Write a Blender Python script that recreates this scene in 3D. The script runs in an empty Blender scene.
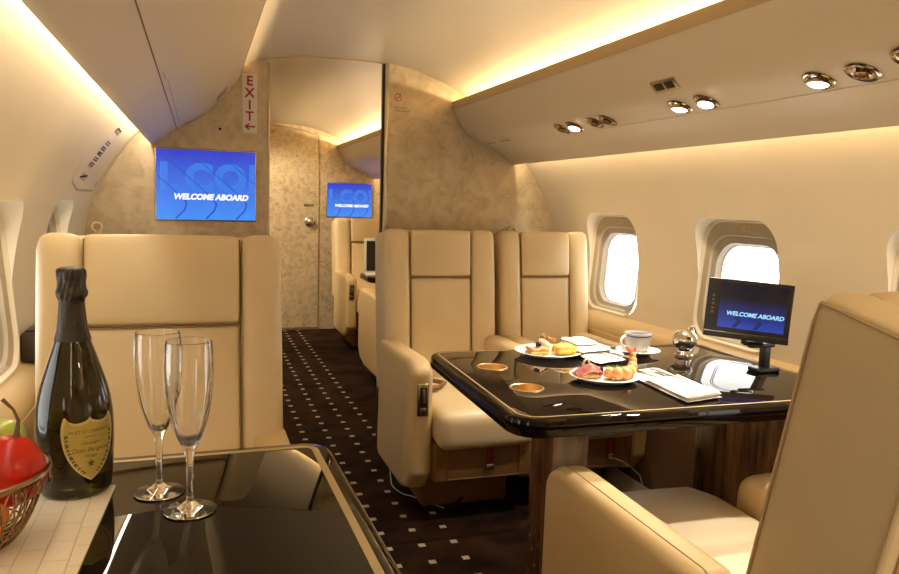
import bpy, bmesh, math, random
from mathutils import Vector, Matrix, noise
random.seed(7)
PI = math.pi
sc = bpy.context.scene
COL = sc.collection
XC = 0.645            # cabin centre line
H = 1.17              # camera height

# ------------------------------------------------------------------ materials
def new_mat(name):
    m = bpy.data.materials.new(name); m.use_nodes = True
    nt = m.node_tree
    return m, nt, nt.nodes['Principled BSDF']

def mat(name, col, rough=0.5, metal=0.0, spec=0.5, coat=0.0, bump=0.0, bscale=200.0, var=0.0, vscale=4.0,
        trans=0.0, ior=1.5, sheen=0.0, emis=None, estr=0.0, coat_rough=0.05, detail=3.0):
    m, nt, b = new_mat(name)
    b.inputs['Base Color'].default_value = (*col, 1)
    b.inputs['Roughness'].default_value = rough
    b.inputs['Metallic'].default_value = metal
    b.inputs['Specular IOR Level'].default_value = spec
    b.inputs['Coat Weight'].default_value = coat
    b.inputs['Coat Roughness'].default_value = coat_rough
    b.inputs['Transmission Weight'].default_value = trans
    b.inputs['IOR'].default_value = ior
    b.inputs['Sheen Weight'].default_value = sheen
    if emis:
        b.inputs['Emission Color'].default_value = (*emis, 1)
        b.inputs['Emission Strength'].default_value = estr
    tc = nt.nodes.new('ShaderNodeTexCoord')
    if var > 0:
        n = nt.nodes.new('ShaderNodeTexNoise'); n.inputs['Scale'].default_value = vscale; n.inputs['Detail'].default_value = detail
        nt.links.new(tc.outputs['Object'], n.inputs['Vector'])
        r = nt.nodes.new('ShaderNodeValToRGB')
        lo = tuple(c*(1-var) for c in col); hi = tuple(min(1, c*(1+var)) for c in col)
        r.color_ramp.elements[0].color = (*lo, 1); r.color_ramp.elements[1].color = (*hi, 1)
        r.color_ramp.elements[0].position = .3; r.color_ramp.elements[1].position = .7
        nt.links.new(n.outputs['Fac'], r.inputs['Fac']); nt.links.new(r.outputs['Color'], b.inputs['Base Color'])
    if bump > 0:
        n2 = nt.nodes.new('ShaderNodeTexNoise'); n2.inputs['Scale'].default_value = bscale; n2.inputs['Detail'].default_value = 4
        nt.links.new(tc.outputs['Object'], n2.inputs['Vector'])
        bp = nt.nodes.new('ShaderNodeBump'); bp.inputs['Strength'].default_value = bump; bp.inputs['Distance'].default_value = .002
        nt.links.new(n2.outputs['Fac'], bp.inputs['Height']); nt.links.new(bp.outputs['Normal'], b.inputs['Normal'])
    return m

M = {}
M['lining'] = mat('lining', (.80, .70, .53), .55, bump=.05, bscale=120, var=.02, vscale=3)
M['ceiling'] = mat('ceiling_panel', (.82, .735, .585), .42, bump=.03, bscale=90)
M['bin'] = mat('bin_panel', (.82, .71, .53), .45, bump=.04, bscale=150, var=.02, vscale=2)
M['valance'] = mat('valance', (.60, .44, .22), .5)
M['ledge'] = mat('ledge', (.70, .52, .28), .4, bump=.04, bscale=200)
M['dado'] = mat('dado', (.13, .065, .028), .5, bump=.04, bscale=150)
M['leather'] = mat('cream_leather', (.80, .645, .395), .40, bump=.22, bscale=420, var=.03, vscale=5)
M['leather_tan'] = mat('tan_leather', (.75, .57, .31), .42, bump=.22, bscale=420, var=.03, vscale=5)
M['leather_pale'] = mat('pale_leather', (.82, .71, .53), .42, bump=.2, bscale=420, var=.02, vscale=5)
M['perforated_shade'] = mat('shaded_perforated_leather', (.62, .485, .285), .5, bump=.5, bscale=600, var=.03, vscale=5)  # perforated leather, its tan deepened to paint in the shade on the seat side
M['piping'] = mat('dark_piping', (.20, .12, .05), .6)
M['stitch'] = mat('seam_piping', (.50, .37, .20), .5)
M['skirt'] = mat('skirt_leather', (.25, .125, .045), .4, bump=.1, bscale=200, var=.08, vscale=8)
M['dark_trim'] = mat('dark_trim', (.05, .028, .016), .4)
M['strap'] = mat('red_strap', (.24, .012, .012), .45)
M['chrome'] = mat('chrome', (.85, .83, .80), .06, metal=1)
M['steel'] = mat('brushed_steel', (.62, .56, .46), .25, metal=1)
M['gold'] = mat('brass', (.88, .68, .36), .32, metal=1)
M['bronze'] = mat('bronze_wire', (.30, .20, .11), .25, metal=1)
M['black'] = mat('black_plastic', (.012, .011, .011), .35)
M['dark'] = mat('dark_gap', (.015, .012, .01), .7)
M['plate'] = mat('porcelain', (.94, .93, .91), .18)
M['blue_line'] = mat('blue_band', (.02, .03, .12), .3)
M['linen'] = mat('linen', (.86, .84, .80), .8, bump=.3, bscale=600, sheen=.2)
M['red'] = mat('exit_red', (.42, .012, .018), .5)
M['signwhite'] = mat('sign_white', (.80, .74, .66), .5)
M['grey_print'] = mat('grey_print', (.13, .105, .085), .6)
M['label_print'] = mat('label_print', (.10, .075, .02), .5)
M['inlay'] = mat('inlay', (.50, .40, .21), .35)
M['winframe'] = mat('window_surround', (.47, .39, .275), .5, bump=.03)
M['wininner'] = mat('window_sleeve', (.40, .35, .28), .5)
M['winline'] = mat('window_seal', (.12, .115, .11), .6)
M['cable_white'] = mat('cable_white', (.75, .74, .70), .5)
M['foil'] = mat('black_foil', (.035, .026, .018), .45, metal=.35, bump=1.0, bscale=160)
M['shield'] = mat('gold_label', (.62, .47, .12), .38, metal=.3, var=.12, vscale=30)
M['shield_rim'] = mat('label_border', (.74, .62, .26), .35, metal=.4)
M['pear'] = mat('red_pear', (.46, .014, .004), .3, spec=.35, var=.25, vscale=25)
M['greenfruit'] = mat('green_apple', (.40, .46, .07), .3, coat=.2, var=.12, vscale=30)
M['yellowfruit'] = mat('yellow_pear', (.66, .58, .16), .35, coat=.2, var=.1, vscale=25)
M['orange'] = mat('orange_peel', (.80, .26, .02), .45, bump=.4, bscale=350)
M['stem'] = mat('brown_stem', (.14, .07, .03), .7)
M['toast'] = mat('toast', (.62, .38, .15), .8, bump=.8, bscale=400, var=.3, vscale=80)
M['ham'] = mat('ham', (.60, .22, .18), .4, var=.25, vscale=60)
M['salmon'] = mat('salmon_spread', (.72, .28, .10), .5, var=.25, vscale=90)
M['olive'] = mat('black_olive', (.012, .01, .016), .15)
M['shrimp'] = mat('shrimp', (.80, .34, .12), .3, coat=.3, var=.3, vscale=70)
M['shrimp_tail'] = mat('shrimp_tail', (.75, .11, .03), .3, coat=.3)
M['dill'] = mat('dill', (.10, .20, .03), .6)
M['cheese'] = mat('golden_relish', (.80, .45, .07), .45, bump=1.0, bscale=260, var=.35, vscale=90)
M['cream'] = mat('cream_topping', (.85, .76, .52), .5)
M['walnut'] = mat('walnut_piece', (.30, .14, .05), .6)
M['wine_glass'] = mat('crystal', (1, 1, 1), .0, trans=1.0, ior=1.5)
M['bottle'] = mat('bottle_glass', (.034, .024, .0035), .02, trans=.78, ior=1.5)
M['lens'] = mat('lamp_lens', (1, .95, .85), .3, emis=(1, .93, .80), estr=14)
M['led'] = mat('led_tape', (1, .9, .7), .5, emis=(1, .76, .42), estr=3)
M['reflector'] = mat('lamp_reflector', (.45, .36, .25), .15, metal=1)
M['screen_text'] = mat('screen_text', (.1, .1, .1), .4, emis=(1, 1, 1), estr=1.0)
M['screen_big'] = mat('screen_big_letters', (.02, .05, .1), .4, emis=(.042, .21, .86), estr=.85)
M['screen_big2'] = mat('screen_chevrons', (.01, .02, .1), .4, emis=(.012, .085, .56), estr=.9)
M['laptop_white'] = mat('laptop_white', (.75, .74, .72), .35)
M['laptop_screen'] = mat('laptop_screen', (.02, .017, .02), .2)

def wood():
    m, nt, b = new_mat('dark_walnut')
    tc = nt.nodes.new('ShaderNodeTexCoord'); mp = nt.nodes.new('ShaderNodeMapping'); mp.inputs['Scale'].default_value = (9, 9, 1.2)
    nt.links.new(tc.outputs['Object'], mp.inputs['Vector'])
    n = nt.nodes.new('ShaderNodeTexNoise'); n.inputs['Scale'].default_value = 5; n.inputs['Detail'].default_value = 8
    nt.links.new(mp.outputs['Vector'], n.inputs['Vector'])
    r = nt.nodes.new('ShaderNodeValToRGB')
    r.color_ramp.elements[0].color = (.045, .018, .008, 1); r.color_ramp.elements[0].position = .3
    r.color_ramp.elements[1].color = (.22, .105, .042, 1); r.color_ramp.elements[1].position = .75
    nt.links.new(n.outputs['Fac'], r.inputs['Fac']); nt.links.new(r.outputs['Color'], b.inputs['Base Color'])
    b.inputs['Roughness'].default_value = .22; b.inputs['Coat Weight'].default_value = .5
    return m
M['wood'] = wood()

def lacquer():
    m, nt, b = new_mat('black_lacquer')
    tc = nt.nodes.new('ShaderNodeTexCoord')
    n = nt.nodes.new('ShaderNodeTexNoise'); n.inputs['Scale'].default_value = 6; n.inputs['Detail'].default_value = 6
    nt.links.new(tc.outputs['Object'], n.inputs['Vector'])
    r = nt.nodes.new('ShaderNodeValToRGB')
    r.color_ramp.elements[0].color = (.006, .0035, .0025, 1); r.color_ramp.elements[1].color = (.013, .0075, .0045, 1)
    nt.links.new(n.outputs['Fac'], r.inputs['Fac']); nt.links.new(r.outputs['Color'], b.inputs['Base Color'])
    b.inputs['Roughness'].default_value = .02; b.inputs['IOR'].default_value = 1.45; b.inputs['Specular IOR Level'].default_value = .29
    b.inputs['Coat Weight'].default_value = .0; b.inputs['Coat Roughness'].default_value = .01
    return m
M['lacquer'] = lacquer()

def carpet():
    m, nt, b = new_mat('dotted_carpet')
    N = nt.nodes.new; L = nt.links.new
    tc = N('ShaderNodeTexCoord'); sx = N('ShaderNodeSeparateXYZ'); L(tc.outputs['Object'], sx.inputs['Vector'])
    def math_(op, a, bb=None):
        n = N('ShaderNodeMath'); n.operation = op
        for i, v in enumerate((a, bb)):
            if v is None: continue
            if isinstance(v, (int, float)): n.inputs[i].default_value = v
            else: L(v, n.inputs[i])
        return n.outputs[0]
    def cell(o, first, pitch, half):
        t = math_('DIVIDE', math_('SUBTRACT', o, first), pitch)
        f = math_('SUBTRACT', t, math_('ROUND', t))
        return math_('LESS_THAN', math_('ABSOLUTE', f), half/pitch)
    x = cell(sx.outputs['X'], .604, .116, .0120); y = cell(sx.outputs['Y'], 4.045, .1265, .0125)
    lim = math_('LESS_THAN', math_('ABSOLUTE', math_('SUBTRACT', sx.outputs['X'], .546)), .36)
    dot = math_('MULTIPLY', math_('MULTIPLY', x, y), lim)
    n = N('ShaderNodeTexNoise'); n.inputs['Scale'].default_value = 6; n.inputs['Detail'].default_value = 10; L(tc.outputs['Object'], n.inputs['Vector'])
    r = N('ShaderNodeValToRGB'); r.color_ramp.elements[0].color = (.011, .0042, .0024, 1); r.color_ramp.elements[1].color = (.042, .018, .009, 1)
    r.color_ramp.elements[0].position = .35; r.color_ramp.elements[1].position = .7
    L(n.outputs['Fac'], r.inputs['Fac'])
    mx = N('ShaderNodeMix'); mx.data_type = 'RGBA'; L(dot, mx.inputs['Factor']); L(r.outputs['Color'], mx.inputs['A']); mx.inputs['B'].default_value = (.52, .43, .31, 1)
    L(mx.outputs['Result'], b.inputs['Base Color']); b.inputs['Roughness'].default_value = .95
    b.inputs['Specular IOR Level'].default_value = .1
    n2 = N('ShaderNodeTexNoise'); n2.inputs['Scale'].default_value = 350; L(tc.outputs['Object'], n2.inputs['Vector'])
    bp = N('ShaderNodeBump'); bp.inputs['Strength'].default_value = .8; bp.inputs['Distance'].default_value = .004
    L(n2.outputs['Fac'], bp.inputs['Height']); L(bp.outputs['Normal'], b.inputs['Normal'])
    return m
M['carpet'] = carpet()

def brushed_leaf(name, lo, mid, hi, scale, contrast):
    """mottled champagne metallic wall covering"""
    m, nt, b = new_mat(name)
    N = nt.nodes.new; L = nt.links.new
    tc = N('ShaderNodeTexCoord')
    n1 = N('ShaderNodeTexNoise'); n1.inputs['Scale'].default_value = scale; n1.inputs['Detail'].default_value = 6; n1.inputs['Roughness'].default_value = .65
    n1.inputs['Distortion'].default_value = 1.2
    L(tc.outputs['Object'], n1.inputs['Vector'])
    v = N('ShaderNodeTexVoronoi'); v.inputs['Scale'].default_value = scale*2.2; v.feature = 'SMOOTH_F1'
    L(n1.outputs['Color'], v.inputs['Vector'])
    mpv = N('ShaderNodeVectorMath'); mpv.operation = 'MULTIPLY_ADD'
    L(n1.outputs['Color'], mpv.inputs[0]); mpv.inputs[1].default_value = (.18, .18, .18); L(tc.outputs['Object'], mpv.inputs[2])
    L(mpv.outputs[0], v.inputs['Vector'])
    mx = N('ShaderNodeMath'); mx.operation = 'MULTIPLY_ADD'; L(v.outputs['Distance'], mx.inputs[0]); mx.inputs[1].default_value = contrast; L(n1.outputs['Fac'], mx.inputs[2])
    r = N('ShaderNodeValToRGB'); e = r.color_ramp.elements
    e[0].color = (*lo, 1); e[0].position = .38; e[1].color = (*hi, 1); e[1].position = .95
    k = e.new(.62); k.color = (*mid, 1)
    L(mx.outputs[0], r.inputs['Fac']); L(r.outputs['Color'], b.inputs['Base Color'])
    b.inputs['Metallic'].default_value = .4; b.inputs['Roughness'].default_value = .36
    bp = N('ShaderNodeBump'); bp.inputs['Strength'].default_value = .10; bp.inputs['Distance'].default_value = .004
    L(mx.outputs[0], bp.inputs['Height']); L(bp.outputs['Normal'], b.inputs['Normal'])
    return m
M['leaf'] = brushed_leaf('champagne_leaf', (.41, .335, .225), (.53, .435, .295), (.66, .555, .39), 9, .6)
M['leaf_far'] = brushed_leaf('scaled_leaf', (.34, .265, .165), (.60, .485, .315), (.80, .67, .46), 13, .8)

def screen(name, top, bot, z0, z1, strength):
    m, nt, b = new_mat(name)
    N = nt.nodes.new; L = nt.links.new
    tc = N('ShaderNodeTexCoord'); sx = N('ShaderNodeSeparateXYZ'); L(tc.outputs['Object'], sx.inputs['Vector'])
    mr = N('ShaderNodeMapRange'); mr.inputs['From Min'].default_value = z0; mr.inputs['From Max'].default_value = z1
    L(sx.outputs['Z'], mr.inputs['Value'])
    n = N('ShaderNodeTexNoise'); n.inputs['Scale'].default_value = 8; L(tc.outputs['Object'], n.inputs['Vector'])
    ad = N('ShaderNodeMath'); ad.operation = 'MULTIPLY_ADD'; L(n.outputs['Fac'], ad.inputs[0]); ad.inputs[1].default_value = .25; L(mr.outputs[0], ad.inputs[2])
    r = N('ShaderNodeValToRGB'); e = r.color_ramp.elements
    e[0].color = (*bot, 1); e[0].position = .1; e[1].color = (*top, 1); e[1].position = 1.0
    L(ad.outputs[0], r.inputs['Fac']); L(r.outputs['Color'], b.inputs['Emission Color'])
    b.inputs['Emission Strength'].default_value = strength
    b.inputs['Base Color'].default_value = (.01, .01, .02, 1); b.inputs['Roughness'].default_value = .25
    return m

def mat_weave():
    m, nt, b = new_mat('woven_mat')
    N = nt.nodes.new; L = nt.links.new
    tc = N('ShaderNodeTexCoord')
    mp = N('ShaderNodeMapping'); mp.inputs['Rotation'].default_value = (0, 0, PI/2); L(tc.outputs['Object'], mp.inputs['Vector'])
    br = N('ShaderNodeTexBrick'); br.inputs['Scale'].default_value = 1; br.inputs['Brick Width'].default_value = .057; br.inputs['Row Height'].default_value = .031
    br.inputs['Mortar Size'].default_value = .0009; br.inputs['Mortar Smooth'].default_value = .6; br.offset = .33
    br.inputs['Color1'].default_value = (.80, .69, .52, 1); br.inputs['Color2'].default_value = (.76, .64, .47, 1); br.inputs['Mortar'].default_value = (.66, .55, .39, 1)
    L(mp.outputs['Vector'], br.inputs['Vector']); L(br.outputs['Color'], b.inputs['Base Color'])
    bp = N('ShaderNodeBump'); bp.inputs['Strength'].default_value = .7; bp.inputs['Distance'].default_value = .003; bp.invert = True
    L(br.outputs['Fac'], bp.inputs['Height']); L(bp.outputs['Normal'], b.inputs['Normal'])
    b.inputs['Roughness'].default_value = .55
    return m
M['mat'] = mat_weave()

def pane_mat():
    m = bpy.data.materials.new('window_glass'); m.use_nodes = True; nt = m.node_tree; nt.nodes.clear()
    N = nt.nodes.new; L = nt.links.new
    o = N('ShaderNodeOutputMaterial'); mx = N('ShaderNodeMixShader'); t = N('ShaderNodeBsdfTransparent'); g = N('ShaderNodeBsdfGlossy')
    t.inputs['Color'].default_value = (.93, .95, .95, 1); g.inputs['Roughness'].default_value = .03
    mx.inputs[0].default_value = .06; L(t.outputs[0], mx.inputs[1]); L(g.outputs[0], mx.inputs[2]); L(mx.outputs[0], o.inputs['Surface'])
    return m
M['pane'] = pane_mat()

# ------------------------------------------------------------------ mesh helpers
def obj(name, bm, m, parent=None, angle=40, smooth=True):
    me = bpy.data.meshes.new(name)
    bmesh.ops.recalc_face_normals(bm, faces=bm.faces[:])
    bm.to_mesh(me); bm.free()
    if smooth:
        me.polygons.foreach_set('use_smooth', [True]*len(me.polygons))
        me.set_sharp_from_angle(angle=math.radians(angle))
    me.materials.append(m if not isinstance(m, str) else M[m])
    o = bpy.data.objects.new(name, me); COL.objects.link(o)
    if parent: o.parent = parent
    return o

def tag(o, label=None, cat=None, group=None, kind=None):
    if label: o['label'] = label
    if cat: o['category'] = cat
    if group: o['group'] = group
    if kind: o['kind'] = kind
    return o

def thing(name, label, cat, loc=(0, 0, 0), rot=(0, 0, 0), group=None):
    o = bpy.data.objects.new(name, None); COL.objects.link(o); o.empty_display_size = .05
    o.location = loc; o.rotation_euler = rot
    return tag(o, label, cat, group)

def struct(o): o['kind'] = 'structure'; return o
def sempty(name, loc=(0, 0, 0), rot=(0, 0, 0)):
    o = bpy.data.objects.new(name, None); COL.objects.link(o); o.location = loc; o.rotation_euler = rot; o.empty_display_size = .05
    return struct(o)

def merge(dst, src, mtx=None):
    if mtx is not None: bmesh.ops.transform(src, matrix=mtx, verts=src.verts[:])
    me = bpy.data.meshes.new('t'); src.to_mesh(me); src.free(); dst.from_mesh(me); bpy.data.meshes.remove(me)

def rbox(bm, c, s, r=.01, seg=3, mtx=None):
    t = bmesh.new(); bmesh.ops.create_cube(t, size=1)
    bmesh.ops.scale(t, vec=s, verts=t.verts[:])
    if r > 0: bmesh.ops.bevel(t, geom=t.edges[:], offset=min(r, min(s)*.49), segments=seg, profile=.5, affect='EDGES')
    T = Matrix.Translation(c)
    merge(bm, t, T if mtx is None else mtx @ T)
    return bm

def pillow(bm, c, s, r, puff=(0, 0, 0, 0, 0, 0), n=14, mtx=None, fn=None):
    """rounded box with gridded faces; puff = extra bulge on -x,+x,-y,+y,-z,+z"""
    t = bmesh.new(); bmesh.ops.create_cube(t, size=2)
    bmesh.ops.subdivide_edges(t, edges=t.edges[:], cuts=n, use_grid_fill=True)
    h = [a/2 for a in s]
    rr = [min(r, a) for a in h]
    for v in t.verts:
        p = [math.sin(max(-1, min(1, q))*PI/2) for q in v.co]
        side = [abs(abs(q)-1) < 1e-5 for q in v.co]
        P = [p[i]*h[i] for i in range(3)]
        q = [max(-(h[i]-rr[i]), min(h[i]-rr[i], P[i])) for i in range(3)]
        d = Vector([P[i]-q[i] for i in range(3)])
        if d.length > 1e-9:
            dn = d.normalized(); P = [q[i]+dn[i]*rr[i] for i in range(3)]
        for ax in range(3):
            o1, o2 = (ax+1) % 3, (ax+2) % 3
            f = (1-(q[o1]/h[o1])**2)*(1-(q[o2]/h[o2])**2)
            if P[ax] > h[ax]*.5: P[ax] += puff[2*ax+1]*f
            elif P[ax] < -h[ax]*.5: P[ax] -= puff[2*ax]*f
        v.co = Vector(P)
        if fn: v.co = fn(v.co)
    T = Matrix.Translation(c)
    merge(bm, t, T if mtx is None else mtx @ T)
    return bm

def frames(path, closed=False):
    pts = [Vector(p) for p in path]; n = len(pts); out = []
    up = None
    for i in range(n):
        a = pts[(i-1) % n] if (closed or i > 0) else pts[i]
        b = pts[(i+1) % n] if (closed or i < n-1) else pts[i]
        t = (b-a).normalized()
        if up is None:
            up = Vector((0, 0, 1)) if abs(t.z) < .9 else Vector((1, 0, 0))
        s = t.cross(up)
        if s.length < 1e-6: s = t.orthogonal()
        s.normalize(); up = s.cross(t).normalized()
        out.append((pts[i], s, up))
    return out

def tube(bm, path, r, seg=8, closed=False):
    fr = frames(path, closed); rings = []
    for i, (p, s, u) in enumerate(fr):
        rad = r[i] if isinstance(r, (list, tuple)) else r
        rings.append([bm.verts.new(p + s*math.cos(2*PI*k/seg)*rad + u*math.sin(2*PI*k/seg)*rad) for k in range(seg)])
    n = len(rings)
    for i in range(n if closed else n-1):
        A, B = rings[i], rings[(i+1) % n]
        for k in range(seg): bm.faces.new((A[k], A[(k+1) % seg], B[(k+1) % seg], B[k]))
    if not closed:
        bm.faces.new(rings[0][::-1]); bm.faces.new(rings[-1])
    return bm

def lathe(bm, prof, c=(0, 0, 0), seg=40, mod=None, cap=True):
    rings = []
    for (r, z) in prof:
        if r < 1e-6: rings.append([bm.verts.new((c[0], c[1], c[2]+z))]); continue
        ring = []
        for k in range(seg):
            a = 2*PI*k/seg; q = r*(mod(a, z) if mod else 1)
            ring.append(bm.verts.new((c[0]+q*math.cos(a), c[1]+q*math.sin(a), c[2]+z)))
        rings.append(ring)
    for A, B in zip(rings[:-1], rings[1:]):
        for k in range(seg):
            k2 = (k+1) % seg
            if len(A) == 1 and len(B) == 1: continue
            if len(A) == 1: bm.faces.new((A[0], B[k2], B[k]))
            elif len(B) == 1: bm.faces.new((A[k], A[k2], B[0]))
            else: bm.faces.new((A[k], A[k2], B[k2], B[k]))
    if cap:
        for R in (rings[0], rings[-1]):
            if len(R) > 2: bm.faces.new(R)
    return bm

def prism(bm, poly, d0, d1, axis='x', bevel=0, seg=3):
    """poly of 2-D points extruded along an axis; x: (y,z), y: (x,z), z: (x,y)"""
    t = bmesh.new()
    def P(a, b, d):
        return {'x': (d, a, b), 'y': (a, d, b), 'z': (a, b, d)}[axis]
    A = [t.verts.new(P(a, b, d0)) for a, b in poly]; B = [t.verts.new(P(a, b, d1)) for a, b in poly]
    n = len(poly)
    t.faces.new(A); t.faces.new(B[::-1])
    for i in range(n): t.faces.new((A[i], B[i], B[(i+1) % n], A[(i+1) % n]))
    if bevel > 0:
        capset = set(A) | set(B)
        ed = [e for e in t.edges if (e.verts[0] in A and e.verts[1] in A) or (e.verts[0] in B and e.verts[1] in B)]
        bmesh.ops.recalc_face_normals(t, faces=t.faces[:])
        bmesh.ops.bevel(t, geom=ed, offset=bevel, segments=seg, profile=.5, affect='EDGES')
    merge(bm, t); return bm

def rpoly(pts, rad, seg=6):
    """round the corners of a 2-D polygon; rad number or list"""
    out = []; n = len(pts)
    for i in range(n):
        p = Vector(pts[i]); a = Vector(pts[i-1]); b = Vector(pts[(i+1) % n])
        r = rad[i] if isinstance(rad, (list, tuple)) else rad
        if r <= 0: out.append(tuple(p)); continue
        u = (a-p).normalized(); v = (b-p).normalized()
        ang = u.angle(v); d = r/math.tan(ang/2)
        d = min(d, (a-p).length*.49, (b-p).length*.49); rr = d*math.tan(ang/2)
        c = p + (u+v).normalized()*(rr/math.sin(ang/2))
        s = p+u*d - c; e = p+v*d - c
        a0 = math.atan2(s.y, s.x); a1 = math.atan2(e.y, e.x); da = (a1-a0+PI) % (2*PI) - PI
        for k in range(seg+1):
            t = a0+da*k/seg; out.append((c.x+rr*math.cos(t), c.y+rr*math.sin(t)))
    return out

def rrect(w, h, r, seg=8, dx=0, dy=0):
    return rpoly([(-w/2+dx, -h/2+dy), (w/2+dx, -h/2+dy), (w/2+dx, h/2+dy), (-w/2+dx, h/2+dy)], r, seg)

def loft(bm, rings, closed_rings=True, cap=(False, False)):
    R = [[bm.verts.new(p) for p in r] for r in rings]
    n = len(R[0])
    for A, B in zip(R[:-1], R[1:]):
        for k in range(n if closed_rings else n-1):
            bm.faces.new((A[k], A[(k+1) % n], B[(k+1) % n], B[k]))
    if cap[0]: bm.faces.new(R[0][::-1])
    if cap[1]: bm.faces.new(R[-1])
    return bm

def ball(bm, c, r, sq=(1, 1, 1), u=20, v=14, wob=0, ws=30):
    t = bmesh.new(); bmesh.ops.create_uvsphere(t, u_segments=u, v_segments=v, radius=1)
    for q in t.verts:
        k = 1 + (wob*noise.noise(Vector(c)*97 + q.co*ws*.05) if wob else 0)
        q.co = Vector((q.co.x*r*sq[0]*k, q.co.y*r*sq[1]*k, q.co.z*r*sq[2]*k))
    merge(bm, t, Matrix.Translation(c)); return bm

def text_bm(s, size, extrude=.0006, shear=0, bold=0, align='CENTER', spacing=1.0):
    cu = bpy.data.curves.new('txt', 'FONT'); cu.body = s; cu.size = size; cu.extrude = extrude; cu.shear = shear; cu.offset = bold
    cu.align_x = align; cu.align_y = 'CENTER'; cu.space_character = spacing; cu.resolution_u = 4
    o = bpy.data.objects.new('txt', cu); COL.objects.link(o)
    dg = bpy.context.evaluated_depsgraph_get(); dg.update()
    me = bpy.data.meshes.new_from_object(o.evaluated_get(dg))
    bm = bmesh.new(); bm.from_mesh(me)
    bpy.data.objects.remove(o); bpy.data.meshes.remove(me); bpy.data.curves.remove(cu)
    return bm

FACE = Matrix.Rotation(PI/2, 4, 'X')        # text lying in XY -> standing, readable from -Y

def apply_mods(o):
    dg = bpy.context.evaluated_depsgraph_get(); dg.update()
    me = bpy.data.meshes.new_from_object(o.evaluated_get(dg)); old = o.data
    o.modifiers.clear(); o.data = me; bpy.data.meshes.remove(old)

# ------------------------------------------------------------------ cabin shell
Y0, Y1 = -1.6, 6.9
WALL = [(.70, 1.645), (.74, 1.605), (.78, 1.56), (.86, 1.475), (.905, 1.43), (.943, 1.379), (.975, 1.335), (1.003, 1.29), (1.03, 1.247), (1.052, 1.204), (1.07, 1.162), (1.085, 1.12), (1.097, 1.08),
        (1.104, 1.05), (1.113, 1.0), (1.12, .95), (1.124, .90), (1.125, .85), (1.122, .75), (1.115, .65), (1.10, .52), (1.08, .4), (1.055, .27), (1.03, .15), (1.0, 0)]
CEIL = [(0, 1.830), (.10, 1.829), (.20, 1.824), (.28, 1.814), (.35, 1.799), (.42, 1.779), (.48, 1.757), (.53, 1.736), (.58, 1.712), (.63, 1.683), (.67, 1.66), (.70, 1.645)]

def wall_o(z):
    for (a, za), (b, zb) in zip(WALL[:-1], WALL[1:]):
        if zb <= z <= za: return a + (b-a)*(za-z)/(za-zb)
    return 1.0

def shell_strip(prof, side, t, y0=Y0, y1=Y1, ymat='lining', name='wall_right'):
    poly = [(XC+side*a, z) for a, z in prof]
    # outward offset
    out = []
    for i, (a, z) in enumerate(prof):
        p = Vector(prof[max(0, i-1)]); q = Vector(prof[min(len(prof)-1, i+1)]); d = (q-p).normalized()
        nrm = Vector((-d.y, d.x)) if True else None
        if nrm.x*(a) + nrm.y*(z-.9) < 0: nrm = -nrm
        out.append((XC+side*(a+nrm.x*t), z+nrm.y*t))
    bm = bmesh.new()
    full = poly + out[::-1]
    A = [bm.verts.new((x, y0, z)) for x, z in full]; B = [bm.verts.new((x, y1, z)) for x, z in full]
    n = len(full); m_ = len(poly)
    for i in range(n): bm.faces.new((A[i], B[i], B[(i+1) % n], A[(i+1) % n]))
    for R in (A, B):
        for i in range(m_-1):
            bm.faces.new((R[i], R[i+1], R[n-2-i], R[n-1-i]))
    return struct(obj(name, bm, ymat, angle=50))

wall_r = shell_strip(WALL, 1, .10, name='wall_right')
wall_l = shell_strip(WALL, -1, .10, name='wall_left')
cpoly = [(XC-a, z) for a, z in CEIL[::-1]] + [(XC+a, z) for a, z in CEIL[1:]]
bm = bmesh.new()
top = [(XC+.80, 1.76), (XC, 1.95), (XC-.80, 1.76)]
prism(bm, cpoly+top, Y0, Y1, 'y')
struct(obj('ceiling', bm, 'ceiling', angle=50))
bm = bmesh.new(); rbox(bm, (XC, (Y0+Y1)/2, -.03), (2.5, Y1-Y0+.3, .06), 0); struct(obj('floor', bm, 'carpet'))

def end_poly(x0, x1):
    pts = []
    full = [(XC-a, z) for a, z in WALL[::-1]] + [(XC-a, z) for a, z in CEIL[::-1]][1:] + [(XC+a, z) for a, z in CEIL[1:]] + [(XC+a, z) for a, z in WALL[1:]]
    # polyline from bottom left over the top to bottom right, clipped to [x0,x1]
    seg = []
    for (xa, za), (xb, zb) in zip(full[:-1], full[1:]):
        for x in (x0, x1):
            if (xa-x)*(xb-x) < 0:
                t = (x-xa)/(xb-xa); seg.append((x, za+(zb-za)*t, 1))
        seg.append((xb, zb, 0))
    seg = [(full[0][0], full[0][1], 0)] + sorted(seg, key=lambda s: 0)
    return full
def clip_poly(x0, x1):
    full = end_poly(x0, x1)
    out = []
    P = full
    def inside(x, lim, sgn): return (x-lim)*sgn >= 0
    for lim, sgn in ((x0, 1), (x1, -1)):
        out = []
        for i in range(len(P)):
            a = P[i-1]; b = P[i]
            ia, ib = inside(a[0], lim, sgn), inside(b[0], lim, sgn)
            if ia != ib:
                t = (lim-a[0])/(b[0]-a[0]); out.append((lim, a[1]+(b[1]-a[1])*t))
            if ib: out.append(b)
        P = out
    return P

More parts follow.
